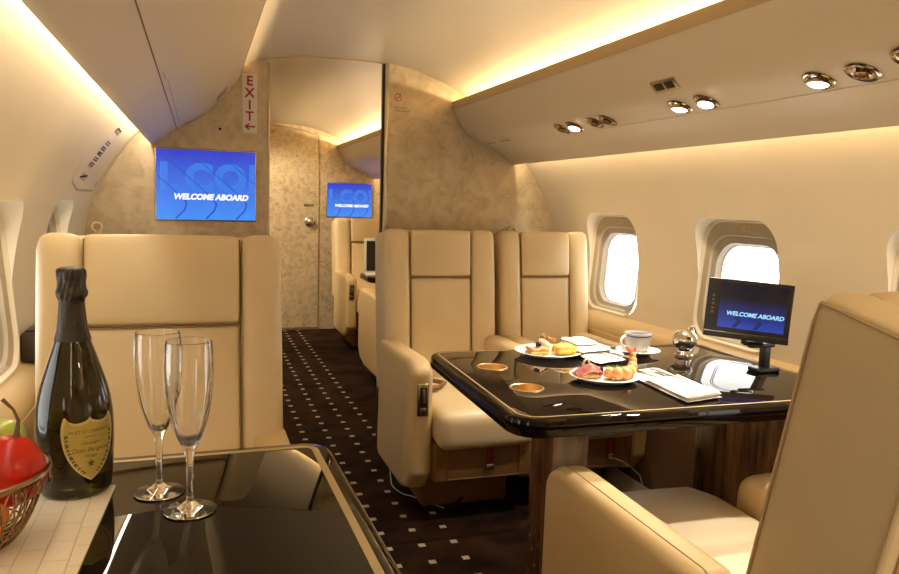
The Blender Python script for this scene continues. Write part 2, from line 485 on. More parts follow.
bm = bmesh.new(); prism(bm, clip_poly(-9, 9), Y1, Y1+.08, 'y'); struct(obj('wall_front', bm, 'leaf_far', smooth=False))
bm = bmesh.new(); prism(bm, clip_poly(-9, 9), Y0-.08, Y0, 'y'); struct(obj('wall_back', bm, 'leaf', smooth=False))
YP = 3.6
bm = bmesh.new(); prism(bm, clip_poly(.862, 9), YP, YP+.05, 'y'); pr = struct(obj('wall_partition_right', bm, 'leaf', smooth=False))
bm = bmesh.new(); prism(bm, clip_poly(-9, .300), YP, YP+.05, 'y'); pl = struct(obj('wall_partition_left', bm, 'leaf', smooth=False))
# polished edge posts of the partitions and the seam in the ceiling above
bm = bmesh.new(); rbox(bm, (.852, YP+.025, .912), (.020, .056, 1.823), .004)
struct(obj('trim_3', bm, 'steel'))
bm = bmesh.new(); rbox(bm, (.838, YP+.030, .912), (.007, .03, 1.823), .001)
struct(obj('trim_4', bm, mat('dark_edge', (.05, .015, .012), .3)))
bm = bmesh.new(); rbox(bm, (.303, YP+.025, .89), (.010, .056, 1.785), .003)
struct(obj('trim_5', bm, 'steel'))
bm = bmesh.new()
arc = [(XC+s*a, z-.002) for s, a, z in [(-1, .340, 1.801), (-1, .28, 1.814), (-1, .2, 1.824), (-1, .1, 1.829), (1, 0, 1.830), (1, .1, 1.829), (1, .19, 1.825)]]
for (xa, za), (xb, zb) in zip(arc[:-1], arc[1:]):
    prism(bm, [(xa, za-.003), (xb, zb-.003), (xb, zb+.003), (xa, za+.003)], YP+.012, YP+.02, 'y')
struct(obj('trim_6', bm, 'valance'))

# ------------------------------------------------------------------ windows
def window(n, side, yc):
    zc, hz, wy = .925, .435, .42
    a_hi, a_lo = wall_o(zc+.15), wall_o(zc-.15)
    tilt = math.atan2(a_lo-a_hi, .30)
    x = XC + side*(wall_o(zc))
    # cut opening
    cut = bmesh.new(); poly = rrect(wy, hz, .085, 10)
    prism(cut, poly, -.12, .16, 'x')
    Mx = Matrix.Translation((x, yc, zc)) @ Matrix.Rotation(0 if side > 0 else PI, 4, 'Z') @ Matrix.Rotation(tilt, 4, 'Y')
    bmesh.ops.transform(cut, matrix=Mx, verts=cut.verts[:])
    me = bpy.data.meshes.new('cut'); bmesh.ops.recalc_face_normals(cut, faces=cut.faces[:]); cut.to_mesh(me); cut.free()
    co = bpy.data.objects.new('cut', me); COL.objects.link(co)
    w = wall_r if side > 0 else wall_l
    md = w.modifiers.new('b', 'BOOLEAN'); md.operation = 'DIFFERENCE'; md.solver = 'EXACT'; md.object = co
    apply_mods(w); bpy.data.objects.remove(co); bpy.data.meshes.remove(me)
    e = sempty('window_%d' % n); e.matrix_world = Mx
    def ring(spec):
        b = bmesh.new()
        rings = []
        for (ww, hh, r, d, dz) in spec:
            rings.append([(d, p, q) for p, q in rrect(ww, hh, r, 10, 0, dz)])
        loft(b, rings); return b
    obj('surround', ring([(wy+.012, hz+.012, .09, .0015, 0), (wy+.004, hz+.004, .087, -.0015, 0), (wy-.004, hz-.004, .083, .0, 0), (wy-.012, hz-.012, .08, .010, 0), (wy-.022, hz-.022, .075, .014, 0)]), 'lining', e, 35)
    obj('surround', ring([(wy-.016, hz-.016, .078, .011, 0), (.365, .365, .085, .018, -.018), (.357, .357, .082, .030, -.018)]), 'winframe', e, 35)
    obj('sleeve', ring([(.359, .359, .082, .028, -.018), (.325, .320, .088, .036, -.022), (.317, .312, .085, .056, -.022), (.309, .304, .083, .060, -.022)]), 'wininner', e, 35)
    b = bmesh.new()
    for hw, hh, d in ((.255, .285, .085), (.242, .273, .088)):
        tube(b, [(d, p, q) for p, q in rrect(hw, hh, .075, 8, 0, -.022)], .0018, 5, True)
    obj('seal', b, 'winline', e)
    b = bmesh.new(); loft(b, [[(.062, p, q) for p, q in rrect(.320, .315, .085, 10, 0, -.022)]], True, (True, False)); obj('pane', b, 'pane', e, 30)
    b = bmesh.new(); rbox(b, (.014, 0, hz/2-.028), (.014, .050, .020), .004); rbox(b, (.006, 0, hz/2-.028), (.006, .030, .012), .002)
    obj('shade_latch', b, 'valance', e)
n = 1
for k in range(5):
    window(n, 1, 3.010-.828*k); n += 1
for k in range(5):
    window(n, -1, 2.90-.828*k); n += 1
for o in (wall_r, wall_l):
    o.data.polygons.foreach_set('use_smooth', [True]*len(o.data.polygons)); o.data.set_sharp_from_angle(angle=math.radians(35))

# side ledges (arm rest height) along both walls
for side, nm in ((1, 'trim_1'), (-1, 'trim_2')):
    prof = [(1.118, .700), (1.085, .690), (1.068, .672), (1.056, .655), (1.052, .640), (1.052, .625), (1.050, .622), (1.050, .57), (1.052, .50), (1.075, .492), (1.12, .488), (1.14, .65)]
    bm = bmesh.new(); prism(bm, [(XC+side*a, z) for a, z in prof], Y0, YP-.002, 'y'); struct(obj(nm, bm, 'ledge', angle=30))
    prof2 = [(1.058, .478), (1.050, .46), (1.040, .30), (1.010, .02), (.997, 0.0), (1.04, 0), (1.10, .478)]
    bm = bmesh.new(); prism(bm, [(XC+side*a, z) for a, z in prof2], Y0, YP-.002, 'y'); struct(obj('trim_7' if side > 0 else 'trim_8', bm, 'dado', angle=30))

# ------------------------------------------------------------------ overhead bins
def bin_(name, label, side, y0, y1, prof, back, valance):
    t = thing(name, label, 'overhead bin', (XC+side*.75, y1, prof[-1][1]))
    ox, oz, oy = XC+side*.75, prof[-1][1], y1
    P = lambda a, z: (XC+side*a-ox, z-oz)
    bm = bmesh.new(); prism(bm, [P(a, z) for a, z in prof+back], y0-oy, 0, 'y')
    obj('bin_body', bm, 'bin', t, 50)
    bm = bmesh.new(); prism(bm, [P(a, z) for a, z in valance], y0-oy, -.0005, 'y', ); obj('valance', bm, 'valance', t, 30)
    return t, P, oy
def dense(prof, k=4):
    """smooth curve through the profile points"""
    out = []; n = len(prof)
    for i in range(n-1):
        p0 = Vector(prof[max(0, i-1)]); p1 = Vector(prof[i]); p2 = Vector(prof[i+1]); p3 = Vector(prof[min(n-1, i+2)])
        for j in range(k):
            s = j/k
            out.append(tuple(.5*((2*p1)+(p2-p0)*s+(2*p0-5*p1+4*p2-p3)*s*s+(3*p1-p0-3*p2+p3)*s**3)))
    out.append(tuple(prof[-1])); return out
RPROF = dense([(.540, 1.630), (.582, 1.558), (.631, 1.502), (.688, 1.473), (.755, 1.445), (.813, 1.418), (.866, 1.375)])
RBACK = [(.874, 1.378), (.872, 1.39), (.852, 1.42), (.845, 1.455), (.77, 1.545), (.70, 1.615), (.64, 1.625), (.55, 1.628)]
RVAL = [(.538, 1.629), (.532, 1.64), (.532, 1.664), (.538, 1.668), (.545, 1.664), (.548, 1.63)]
br_, PR, BY = bin_('overhead_bin', 'long tan overhead bin over the right-hand windows with reading lamps let into it', 1, Y0, YP-.002, RPROF, RBACK, RVAL)
LPROF = dense([(.465, 1.720), (.480, 1.69), (.519, 1.637), (.575, 1.573), (.651, 1.511), (.73, 1.468), (.784, 1.430), (.829, 1.395)])
LBACK = [(.845, 1.397), (.845, 1.41), (.842, 1.43), (.838, 1.46), (.77, 1.545), (.70, 1.615), (.64, 1.65), (.58, 1.66), (.49, 1.70)]
LVAL = [(.466, 1.719), (.460, 1.728), (.460, 1.742), (.466, 1.745), (.472, 1.742), (.476, 1.718)]
bl_, PL, _ = bin_('overhead_bin', 'large tan overhead bin over the left wall reaching the screen at its far end', -1, Y0, YP-.002, LPROF, LBACK, LVAL)
bf_, PF, BFY = bin_('overhead_bin', 'far overhead bin beyond the partition, over the seat with the laptop', 1, YP+.052, Y1-.002, RPROF, RBACK, RVAL)

def bin_pt(prof, o):
    for (a, za), (b, zb) in zip(prof[:-1], prof[1:]):
        if a <= o <= b:
            z = za+(zb-za)*(o-a)/(b-a); d = Vector((b-a, zb-za)).normalized()
            return z, d
    return prof[-1][1], Vector((1, 0))
def bin_frame(prof, side, o, y):
    """matrix with local x across the bin (outward), y along the cabin, z pointing down out of the bin surface"""
    z, d = bin_pt(prof, o)
    X = Vector((side*d.x, 0, d.y)); Zn = Vector((side*d.y, 0, -d.x)); 
    if Zn.z > 0: Zn = -Zn
    Yv = Zn.cross(X)
    m = Matrix(((X.x, Yv.x, Zn.x, XC+side*o), (X.y, Yv.y, Zn.y, y), (X.z, Yv.z, Zn.z, z), (0, 0, 0, 1)))
    return m
def bin_child(name, t, prof, side, o, y, bm, m):
    bmesh.ops.transform(bm, matrix=Matrix.Translation(-t.location) @ bin_frame(prof, side, o, y), verts=bm.verts[:])
    return obj(name, bm, m, t)

# left bin: long panel seam, door outline, latch and printed placards
def strip(prof, side, o, y0, y1, w=.004, h=.0012):
    b = bmesh.new(); rbox(b, (0, (y0+y1)/2-y0, 0), (w, y1-y0, h), 0); return b
b = bmesh.new(); rbox(b, (0, 0, 0), (.0025, 5.1, .0016), 0); bin_child('panel_seam', bl_, LPROF, -1, .735, 1.04, b, 'piping')
b = bmesh.new(); rbox(b, (0, 0, 0), (.0015, 1.2, .0012), 0); bin_child('panel_seam', bl_, LPROF, -1, .720, 2.75, b, 'stitch')
b = bmesh.new(); rbox(b, (0, 0, .001), (.11, .010, .004), .003); bin_child('latch', bl_, LPROF, -1, .663, 3.535, b, 'stitch')
b = bmesh.new()
for i in range(5): rbox(b, (.012*(i-2), 0, .0008), (.007, .19-.02*(i % 3), .0012), 0)
bin_child('placard', bl_, LPROF, -1, .553, 3.36, b, mat('faint_print', (.42, .36, .30), .6))
b = bmesh.new(); rbox(b, (0, 0, .0005), (.0018, .16, .001), 0); bin_child('placard', bl_, LPROF, -1, .725, 2.10, b, 'stitch')
# right bin: flush finger pulls, vent, seam between door panels
for y in (3.47, 3.29):
    b = bmesh.new(); lathe(b, [(.0, .004), (.030, .0035), (.036, .001), (.037, -.004)], seg=28)
    for v in b.verts: v.co.y *= 1.9
    bin_child('finger_pull', br_, RPROF, 1, .700, y, b, 'bin')
    b = bmesh.new(); rbox(b, (-.006, 0, .0042), (.010, .10, .001), 0); bin_child('finger_pull', br_, RPROF, 1, .700, y, b, 'valance')
b = bmesh.new(); rbox(b, (0, 0, .001), (.0015, 5.0, .0012), 0); bin_child('panel_seam', br_, RPROF, 1, .735, 1.0, b, 'bin')
vent = thing('air_vent', 'small rectangular twin-slot vent let into the right overhead bin', 'vent')
vent.matrix_world = bin_frame(RPROF, 1, .611, 1.905)
b = bmesh.new(); rbox(b, (0, 0, .001), (.040, .118, .006), .002); obj('frame', b, 'steel', vent)
for s in (-1, 1):
    b = bmesh.new(); rbox(b, (0, s*.025, .0042), (.022, .038, .003), .001); obj('slot', b, 'dark', vent)

# reading lamps (right bin)
spots = []
def lamp(y, lit, label, o=.690, big=1.0, tx=.10, ty=-.15):
    t = thing('reading_lamp', label, 'reading lamp', group=None)
    t.matrix_world = bin_frame(RPROF, 1, o, y)
    s = big
    b = bmesh.new(); lathe(b, [(.030*s, .0), (.036*s, .0), (.038*s, .0025), (.035*s, .005), (.030*s, .004), (.029*s, .0)], seg=32, cap=False); obj('bezel', b, 'reflector', t)
    b = bmesh.new(); lathe(b, [(.031*s, .001), (.026*s, .004), (.020*s, .0035), (0, .003)], seg=28, cap=False); obj('bowl', b, 'reflector', t)
    rot = Matrix.Rotation(tx, 4, 'Y') @ Matrix.Rotation(ty, 4, 'X')
    if lit:
        b = bmesh.new(); lathe(b, [(.024*s, .0), (.0255*s, .006), (.0255*s, .011), (.022*s, .0115)], seg=28, cap=False); bmesh.ops.transform(b, matrix=rot, verts=b.verts[:]); obj('lamp_head', b, 'reflector', t)
        b = bmesh.new(); lathe(b, [(.0225*s, .0105), (.018*s, .0135), (.009*s, .015), (0, .0155)], seg=28, cap=False); bmesh.ops.transform(b, matrix=rot, verts=b.verts[:]); obj('bulb', b, 'lens', t)
        spots.append(t.matrix_world @ rot)
    else:
        b = bmesh.new(); lathe(b, [(.016*s, .004), (.018*s, .010), (.014*s, .012), (.012*s, .008), (0, .007)], seg=24, cap=False); bmesh.ops.transform(b, matrix=rot, verts=b.verts[:]); obj('lamp_head', b, 'bronze', t)
    return t
lamp(2.70, False, 'unlit recessed lamp at the far end of the row of four on the right bin')
lamp(2.60, True, 'lit recessed lamp, second from the far end of the row of four on the bin')
lamp(2.445, False, 'unlit recessed lamp, third from the far end of the row of four on the bin')
lamp(2.36, False, 'unlit recessed lamp at the near end of the row of four on the right bin')
lamp(1.94, True, 'lit recessed lamp below the vent, the far one of the lit pair', tx=.22, ty=-.05)
lamp(1.82, True, 'lit recessed lamp below the vent, the near one of the lit pair')
lamp(1.415, True, 'large lit recessed lamp over the near seat beside an unlit one', tx=.22, ty=-.05)
lamp(1.295, False, 'unlit recessed lamp over the near seat beside the large lit one')
lamp(1.165, False, 'recessed lamp cut off by the right edge of the picture', o=.672)

# ------------------------------------------------------------------ seats
def seat(name, label, loc, rz, w=.55, ch=.135, bw=None, ext=0.0, armz=.60, tilt=9.5, by=.52, panel=True, strap_x=None, hr=.20, back_h=.635, roll=False, pipe=False, top_r=.035, armz2=None, af=0.0, fr=.055):
    t = thing(name, label, 'seat', loc, (0, 0, rz))
    hw = w/2; bw = bw or hw-.004
    # base and skirt
    b = bmesh.new(); rbox(b, (0, .40, .085), (w-.20, .36, .17), .012); obj('base', b, 'skirt', t)
    b = bmesh.new(); rbox(b, (0, .28, .240), (w-.165, .50, .150), .012); sk = obj('skirt', b, 'skirt', t)
    b = bmesh.new(); tube(b, [(p, .027, q+.235) for p, q in rrect((w-.16)*.72, .115, .006, 3)], .0028, 6, True)
    obj('panel_seam', b, 'piping', sk)
    sx = strap_x if strap_x is not None else .02
    b = bmesh.new(); rbox(b, (sx, .022, .265), (.024, .008, .095), .003); st = obj('pull_strap', b, 'strap', t)
    b = bmesh.new(); rbox(b, (sx, .016, .218), (.032, .010, .022), .003); obj('buckle', b, 'steel', st)
    b = bmesh.new(); ball(b, (sx, .016, .300), .0055); obj('stud', b, 'steel', st)
    # cushion
    cw = w-.17
    b = bmesh.new(); pillow(b, (0, .17-ext, .375), (cw-.002, .38, .140), .045, (0, 0, .004, 0, 0, .012), fn=lambda c: Vector((c.x, c.y, c.z - max(0, -(c.y+.06))*.12)))
    obj('cushion_front', b, 'leather_pale' if roll else 'leather', t)
    b = bmesh.new(); pillow(b, (0, .42-ext*.4, .370), (cw-.002-.06, .26+ext*.8, .130), .02, (0, 0, 0, 0, 0, .010)); obj('seat_pad', b, 'leather_pale', t)
    for s in (-1, 1):
        b = bmesh.new(); pillow(b, (s*(cw/2-.022), .40-ext*.3, .382), (.052, .34+ext*.5, .150), .022, (0, 0, 0, 0, 0, .012), n=8); obj('cushion_bolster', b, 'leather_pale' if roll else 'leather', t)
    # backrest in its own tilted frame
    Tm = Matrix.Translation((0, by, .42)) @ Matrix.Rotation(-math.radians(tilt), 4, 'X')
    hgt = back_h
    b = bmesh.new(); pillow(b, (0, .10, hgt/2-.03), (2*bw, .17, hgt+.06), top_r, (0, 0, 0, .006, 0, .008), mtx=Tm); obj('back_shell', b, 'leather', t)
    wid = bw-ch-.002
    for s in (-1, 1):
        b = bmesh.new(); pillow(b, (s*(ch+.0015+wid/2), .045, hgt/2-.02), (wid, .12, hgt+.045), min(.036, wid*.35), (0, 0, .008, 0, 0, .004), n=12, mtx=Tm); obj('back_bolster', b, 'leather', t)
    b = bmesh.new(); pillow(b, (0, .05, (hgt-hr)/2-.03), (2*ch-.002, .11, hgt-hr+.052), .010, (0, 0, .007, 0, 0, 0), mtx=Tm); obj('back_panel', b, 'leather', t)
    b = bmesh.new(); pillow(b, (0, .048, hgt-hr/2+.002), (2*ch-.002, .125, hr-.004), .014, (0, 0, .016, 0, 0, .004), mtx=Tm); obj('headrest', b, 'leather', t)
    # dark seams
    b = bmesh.new()
    tube(b, [Tm @ Vector(p) for p in ((-ch, -.002, hgt-.01), (-ch, -.006, hgt*.6), (-ch, -.006, .05))], .0019, 6)
    tube(b, [Tm @ Vector(p) for p in ((ch, -.002, hgt-.01), (ch, -.006, hgt*.6), (ch, -.006, .05))], .0019, 6)
    tube(b, [Tm @ Vector((ch*k/6, -.006-.006*(1-(k/6)**2), hgt-hr)) for k in range(-6, 7)], .0019, 6)
    obj('seam_piping', b, 'piping', t)
    if pipe:
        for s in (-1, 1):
            b = bmesh.new(); pillow(b, (s*(bw-.004), .098, hgt/2-.03), (.022, .206, hgt+.035), .0105, n=10, mtx=Tm); obj('side_panel', b, 'perforated_shade', t)
        for s in (-1, 1):
            for yy in (-.004, .202):
                b = bmesh.new()
                tube(b, [Tm @ Vector(p) for p in ((s*(bw+.006), yy, -.03), (s*(bw+.006), yy, hgt*.5), (s*(bw+.006), yy, hgt-.045), (s*(bw+.004), yy*.97+.003, hgt-.014))], .003, 6)
                obj('edge_piping', b, 'stitch', t)
            b = bmesh.new(); tube(b, [Tm @ Vector((s*(bw+.004), .0+.198*k/8, hgt-.0125)) for k in range(9)], .003, 6)
            obj('top_piping', b, 'stitch', t)
        b = bmesh.new(); pillow(b, (0, .196, hgt/2-.02), (2*bw-.09, .02, hgt-.06), .010, (0, 0, 0, .006, 0, 0), mtx=Tm); obj('rear_panel', b, 'leather_tan', t)
    # arms
    for s in (-1, 1):
        az = armz2 if (armz2 and s == -1) else armz
        poly = [(af, .20), (af+.005, az-.035), (af+.06, az+.004), (.58, az-.002), (.60, .10), (.20, .10), (af+.06, .13)]
        poly = rpoly(poly, [.03, fr, .10, .03, .05, .02, .05], 7)
        b = bmesh.new(); prism(b, poly, s*(hw-.084), s*hw, 'x', bevel=.026, seg=5)
        arm = obj('armrest', b, 'leather_tan', t, 60)
        if pipe:
            top = [p for p in poly]
            b = bmesh.new(); tube(b, [(s*(hw-.027), y, z+.0) for y, z in poly if z > az-.03 and y < .57], .0018, 6); obj('arm_seam', b, 'stitch', arm)
        if panel and s == (-1 if rz == 0 else 1):
            xx = s*(hw-.042)
            b = bmesh.new(); rbox(b, (xx, af+.000, .475), (.042, .008, .118), .003); cp = obj('control_panel', b, 'steel', arm)
            b = bmesh.new(); rbox(b, (xx, af+-.004, .485), (.026, .005, .074), .002); obj('switch', b, 'black', cp)
            b = bmesh.new(); rbox(b, (xx, af+-.007, .490), (.008, .005, .050), .002); rbox(b, (xx, af+-.005, .440), (.022, .005, .012), .002); obj('switch', b, 'steel', cp)
    return t

seat('cabin_seat', 'broad cream leather seat facing the viewer behind the champagne bottle and flutes', (-.083, 1.40, 0), 0, w=.585, armz=.592, bw=.284, ch=.179, by=.49, tilt=9, hr=.222, back_h=.662)
s1 = seat('cabin_seat', 'cream leather aisle seat of the pair facing the dining table', (.985, 2.49, 0), 0, w=.551, ch=.135, by=.56, tilt=6.5, back_h=.640, bw=.252, af=.045, fr=.04, armz=.608)
# loose lap belt lying on the aisle seat of the pair
b = bmesh.new()
tube(b, [(-.17, .50, .455), (-.12, .40, .462), (-.06, .33, .462), (-.10, .27, .462), (-.15, .25, .460)], .009, 6); rbox(b, (-.14, .25, .465), (.05, .04, .014), .004)
obj('lap_belt', b, 'skirt', s1)
seat('cabin_seat', 'cream leather window seat of the pair facing the dining table', (1.4775, 2.49, 0), 0, w=.430, ch=.118, by=.56, tilt=6.5, back_h=.640, bw=.216, af=.045, fr=.04, armz=.608, panel=False, strap_x=.03)
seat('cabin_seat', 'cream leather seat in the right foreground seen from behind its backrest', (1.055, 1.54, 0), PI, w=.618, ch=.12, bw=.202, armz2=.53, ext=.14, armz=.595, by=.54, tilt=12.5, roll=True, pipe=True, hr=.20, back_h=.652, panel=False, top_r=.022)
seat('cabin_seat', 'far cream leather seat beyond the partition below the small wall screen', (1.345, 5.75, 0), 0, w=.55, ch=.135, by=.54, tilt=6, back_h=.61)
seat('cabin_seat', 'far cream leather seat with its side to the aisle and its back to the viewer', (1.29, 5.00, 0), PI, w=.56, ch=.12, bw=.19, by=.54, tilt=4, armz=.60, panel=False, back_h=.60)

# ------------------------------------------------------------------ tables
ZT = .72
def inset(poly, d):
    n = len(poly); out = []
    for i in range(n):
        a, p, c = Vector(poly[i-1]), Vector(poly[i]), Vector(poly[(i+1) % n])
        e1 = (p-a).normalized(); e2 = (c-p).normalized()
        n1 = Vector((-e1.y, e1.x)); n2 = Vector((-e2.y, e2.x)); nn = (n1+n2)
        if nn.length < 1e-6: nn = n1
        nn.normalize(); k = 1/max(.3, nn.dot(n1)); out.append(tuple(p+nn*d*k))
    return out
def table(name, label, corners, rads, origin, thick, line, ped, z=ZT, holders=(), seamx=None):
    t = thing(name, label, 'table', origin)
    O = Vector(origin)
    poly = rpoly(corners, rads, 10)
    L_ = lambda pl, zz: [(x-O.x, y-O.y, zz) for x, y in pl]
    b = bmesh.new()
    steps = [(.010, z-thick), (.003, z-thick+.004), (.0, z-thick+.012), (.0, z-thick*.5-.001), (.004, z-thick*.5+.001), (.003, z-thick*.5+.003), (.001, z-.014), (.003, z-.006), (.007, z-.002), (.012, z)]
    loft(b, [L_(inset(poly, d), zz) for d, zz in steps], True, (True, True))
    top = obj('tabletop', b, 'lacquer', t, 25)
    b = bmesh.new(); d0, d1 = line
    loft(b, [L_(inset(poly, d0), z+.0001), L_(inset(poly, d0), z+.0005), L_(inset(poly, d1), z+.0005), L_(inset(poly, d1), z+.0001)])
    obj('inlay', b, 'inlay', top)
    for hx, hy, r in holders:
        cb = bmesh.new(); lathe(cb, [(r-.003, -.034), (r-.003, .02)], (hx-O.x, hy-O.y, z), 48); cme = bpy.data.meshes.new('cut'); bmesh.ops.recalc_face_normals(cb, faces=cb.faces[:]); cb.to_mesh(cme); cb.free()
        cob = bpy.data.objects.new('cut', cme); COL.objects.link(cob); cob.location = origin
        bpy.context.view_layer.update()
        md = top.modifiers.new('b', 'BOOLEAN'); md.operation = 'DIFFERENCE'; md.solver = 'EXACT'; md.object = cob
        apply_mods(top); bpy.data.objects.remove(cob); bpy.data.meshes.remove(cme)
        b = bmesh.new(); lathe(b, [(r-.002, .0002), (r+.001, .0004), (r, .0022), (r-.003, .0026), (r-.0052, .0012), (r-.0056, -.030), (r-.009, -.0335), (0, -.0335)], (hx-O.x, hy-O.y, z), 48, cap=False); obj('cup_holder', b, 'gold', t)
    for (x0, x1, y0, y1) in ped:
        b = bmesh.new(); rbox(b, ((x0+x1)/2-O.x, (y0+y1)/2-O.y, (z-thick)/2), (x1-x0, y1-y0, z-thick), .004); obj('pedestal', b, 'wood', t)
    return t
table('dining_table', 'glossy black dining table set with plates, napkins and a cup', [(.628, 1.425), (1.628, 1.425), (1.628, 2.19), (.657, 2.195)], [.075, .02, .02, .06], (1.13, 1.8, 0), .043, (.022, .027), [(.85, .956, 1.70, 1.83), (1.40, 1.60, 1.72, 1.86)], holders=[(.776, 1.945, .043), (.772, 1.700, .043)])
table('club_table', 'glossy black table in the left foreground holding the bottle and flutes', [(-.375, .50), (.244, .50), (.228, 1.400), (-.375, 1.385)], [.02, .06, .055, .02], (-.08, .94, 0), .045, (.026, .038), [(-.10, .02, .86, 1.02)])
table('far_table', 'far dark table beyond the partition carrying the laptop', [(1.09, 5.02), (1.62, 5.02), (1.62, 5.42), (1.09, 5.42)], [.08, .02, .02, .08], (1.3, 5.2, 0), .04, (.02, .025), [(1.30, 1.42, 5.15, 5.27)], z=.66)

# ------------------------------------------------------------------ wall mounted screens
def tv(name, label, x0, x1, z0, z1, y, big, size, small, cats='screen'):
    cx, cz, w, h = (x0+x1)/2, (z0+z1)/2, x1-x0, z1-z0
    t = thing(name, label, 'screen', (cx, y, cz))
    b = bmesh.new(); rbox(b, (0, -.006, 0), (w+.012, .014, h+.012), .003); obj('frame', b, 'steel', t)
    b = bmesh.new(); rbox(b, (0, -.0135, 0), (w, .003, h), .0)
    obj('display', b, screen('screen_blue', (.03, .045, .55), (.05, .27, .90), -h*.5, h*.62, 1.0), t)
    # wide faint letters behind, cropped by the display edge
    b = bmesh.new()
    for ch_, fx in zip(big, (-.375, -.075, .245, .58)):
        g_ = text_bm(ch_, size, .0003, 0, size*.05); merge(b, g_, Matrix.Translation((w*fx, -.0154, h*.085)) @ FACE)
    for pc, pn in (((w/2-.002, 0, 0), (1, 0, 0)), ((-w/2+.002, 0, 0), (-1, 0, 0))):
        g = bmesh.ops.bisect_plane(b, geom=b.verts[:]+b.edges[:]+b.faces[:], plane_co=pc, plane_no=pn, clear_outer=True)
    obj('lettering', b, 'screen_big', t, smooth=False)
    b = bmesh.new()
    def seg(p, q, wd):
        p = Vector(p); q = Vector(q); d = (q-p).normalized(); s = Vector((-d.y, d.x))*wd/2
        prism(b, [tuple(p+s), tuple(q+s), tuple(q-s), tuple(p-s)], -.01615, -.01585, 'y')
    for dx in (-.60, -.30, .01, .31):
        pts = [(-.20+dx, .49), (.36+dx, -.18), (.40+dx, -.27), (.38+dx, -.36), (.29+dx, -.49)]
        pts = [(a*w, c*h) for a, c in pts]
        for i, (p, q) in enumerate(zip(pts[:-1], pts[1:])):
            # clip to the display
            p = list(p); q = list(q); lim = w*.49
            def cl(p, q):
                if p[0] < -lim: s_ = (-lim-p[0])/(q[0]-p[0]); return [-lim, p[1]+(q[1]-p[1])*s_]
                if p[0] > lim: s_ = (lim-p[0])/(q[0]-p[0]); return [lim, p[1]+(q[1]-p[1])*s_]
                return p
            if (p[0] < -lim and q[0] < -lim) or (p[0] > lim and q[0] > lim): continue
            seg(cl(p, q), cl(q, p), .009*w if i == 0 else .017*w)
    obj('chevrons', b, 'screen_big2', t, smooth=False)
    b = text_bm('WELCOME ABOARD', small, .0004, .22, small*.05, spacing=1.0)
    bmesh.ops.transform(b, matrix=Matrix.Translation((w*.045, -.0168, -h*.175)) @ FACE, verts=b.verts[:]); obj('lettering', b, 'screen_text', t, smooth=False)
    return t
tv('wall_screen', 'large blue wall screen on the left partition reading WELCOME ABOARD', -.178, .243, 1.070, 1.376, YP, 'LCOM', .165, .0345)
tv('wall_screen', 'small blue wall screen on the far wall reading WELCOME ABOARD', 1.095, 1.503, 1.030, 1.330, Y1, 'LCOM', .16, .0335)

# table monitor on an arm
mon = thing('table_monitor', 'black monitor on a post at the end of the dining table, reading WELCOME ABOARD', 'monitor', (1.405, 1.715, .897))
mon.scale = (.83, .83, .83); mon.location = (1.445, 1.725, .903)
mon.rotation_euler = (math.radians(-4), math.radians(3.2), math.radians(-37))
b = bmesh.new(); rbox(b, (0, .012, -.004), (.268, .030, .196), .004); obj('housing', b, 'black', mon)
b = bmesh.new(); rbox(b, (0, -.001, -.094), (.268, .016, .020), .003); obj('bezel', b, 'black', mon)
mw, mh = .208, .150
b = bmesh.new(); rbox(b, (.012, -.004, .006), (mw, .003, mh), 0)
def mon_screen():
    m, nt, bs = new_mat('monitor_display'); N = nt.nodes.new; L = nt.links.new
    tc = N('ShaderNodeTexCoord'); sx = N('ShaderNodeSeparateXYZ'); L(tc.outputs['Object'], sx.inputs['Vector'])
    mr = N('ShaderNodeMapRange'); mr.inputs['From Min'].default_value = -.07; mr.inputs['From Max'].default_value = .03; L(sx.outputs['Z'], mr.inputs['Value'])
    r = N('ShaderNodeValToRGB'); e = r.color_ramp.elements; e[0].color = (.02, .055, .42, 1); e[1].color = (.003, .004, .012, 1)
    k = e.new(.35); k.color = (.012, .03, .22, 1)
    L(mr.outputs[0], r.inputs['Fac']); L(r.outputs['Color'], bs.inputs['Emission Color']); bs.inputs['Emission Strength'].default_value = 1
    bs.inputs['Base Color'].default_value = (.004, .004, .006, 1); bs.inputs['Roughness'].default_value = .15
    return m
obj('display', b, mon_screen(), mon)
b = text_bm('WELCOME ABOARD', .0195, .0003, .22, .0006); bmesh.ops.transform(b, matrix=Matrix.Translation((.022, -.0062, -.020)) @ FACE, verts=b.verts[:])
obj('lettering', b, mat('monitor_text', (.1, .1, .1), .4, emis=(.35, .72, 1.0), estr=1.0), mon, smooth=False)
mchev = mat('monitor_chevrons', (.005, .01, .03), .4, emis=(.004, .012, .09), estr=1)
for cx in (-.035, .03):
    b = bmesh.new(); prism(b, [(cx-.012, -.022), (cx+.002, -.022), (cx+.018, -.045), (cx+.002, -.066), (cx-.012, -.066), (cx+.004, -.045)], -.0060, -.0056, 'y')
    obj('chevron', b, mchev, mon, smooth=False)
b = bmesh.new()
for i in range(5): rbox(b, (-.113, -.006, -.022+i*.014), (.008, .004, .008), .0015)
obj('button_row', b, mat('button_grey', (.10, .09, .08), .4), mon)
b = bmesh.new(); tube(b, [(.0, .015, -.10), (.0, .015, -.118)], .010, 10); tube(b, [(.0, .015, -.117), (.06, .03, -.112)], .007, 8); obj('pivot', b, 'black', mon)
stand = thing('monitor_stand', 'black post clamped to the dining table holding up the table monitor', 'stand', (1.530, 1.745, ZT))
b = bmesh.new(); rbox(b, (0, 0, .006), (.075, .05, .012), .004); obj('foot', b, 'black', stand)
b = bmesh.new(); rbox(b, (0, 0, .045), (.026, .022, .075), .005); obj('post', b, 'black', stand)
b = bmesh.new(); rbox(b, (-.025, -.012, .078), (.085, .018, .012), .004); obj('arm', b, 'black', stand)

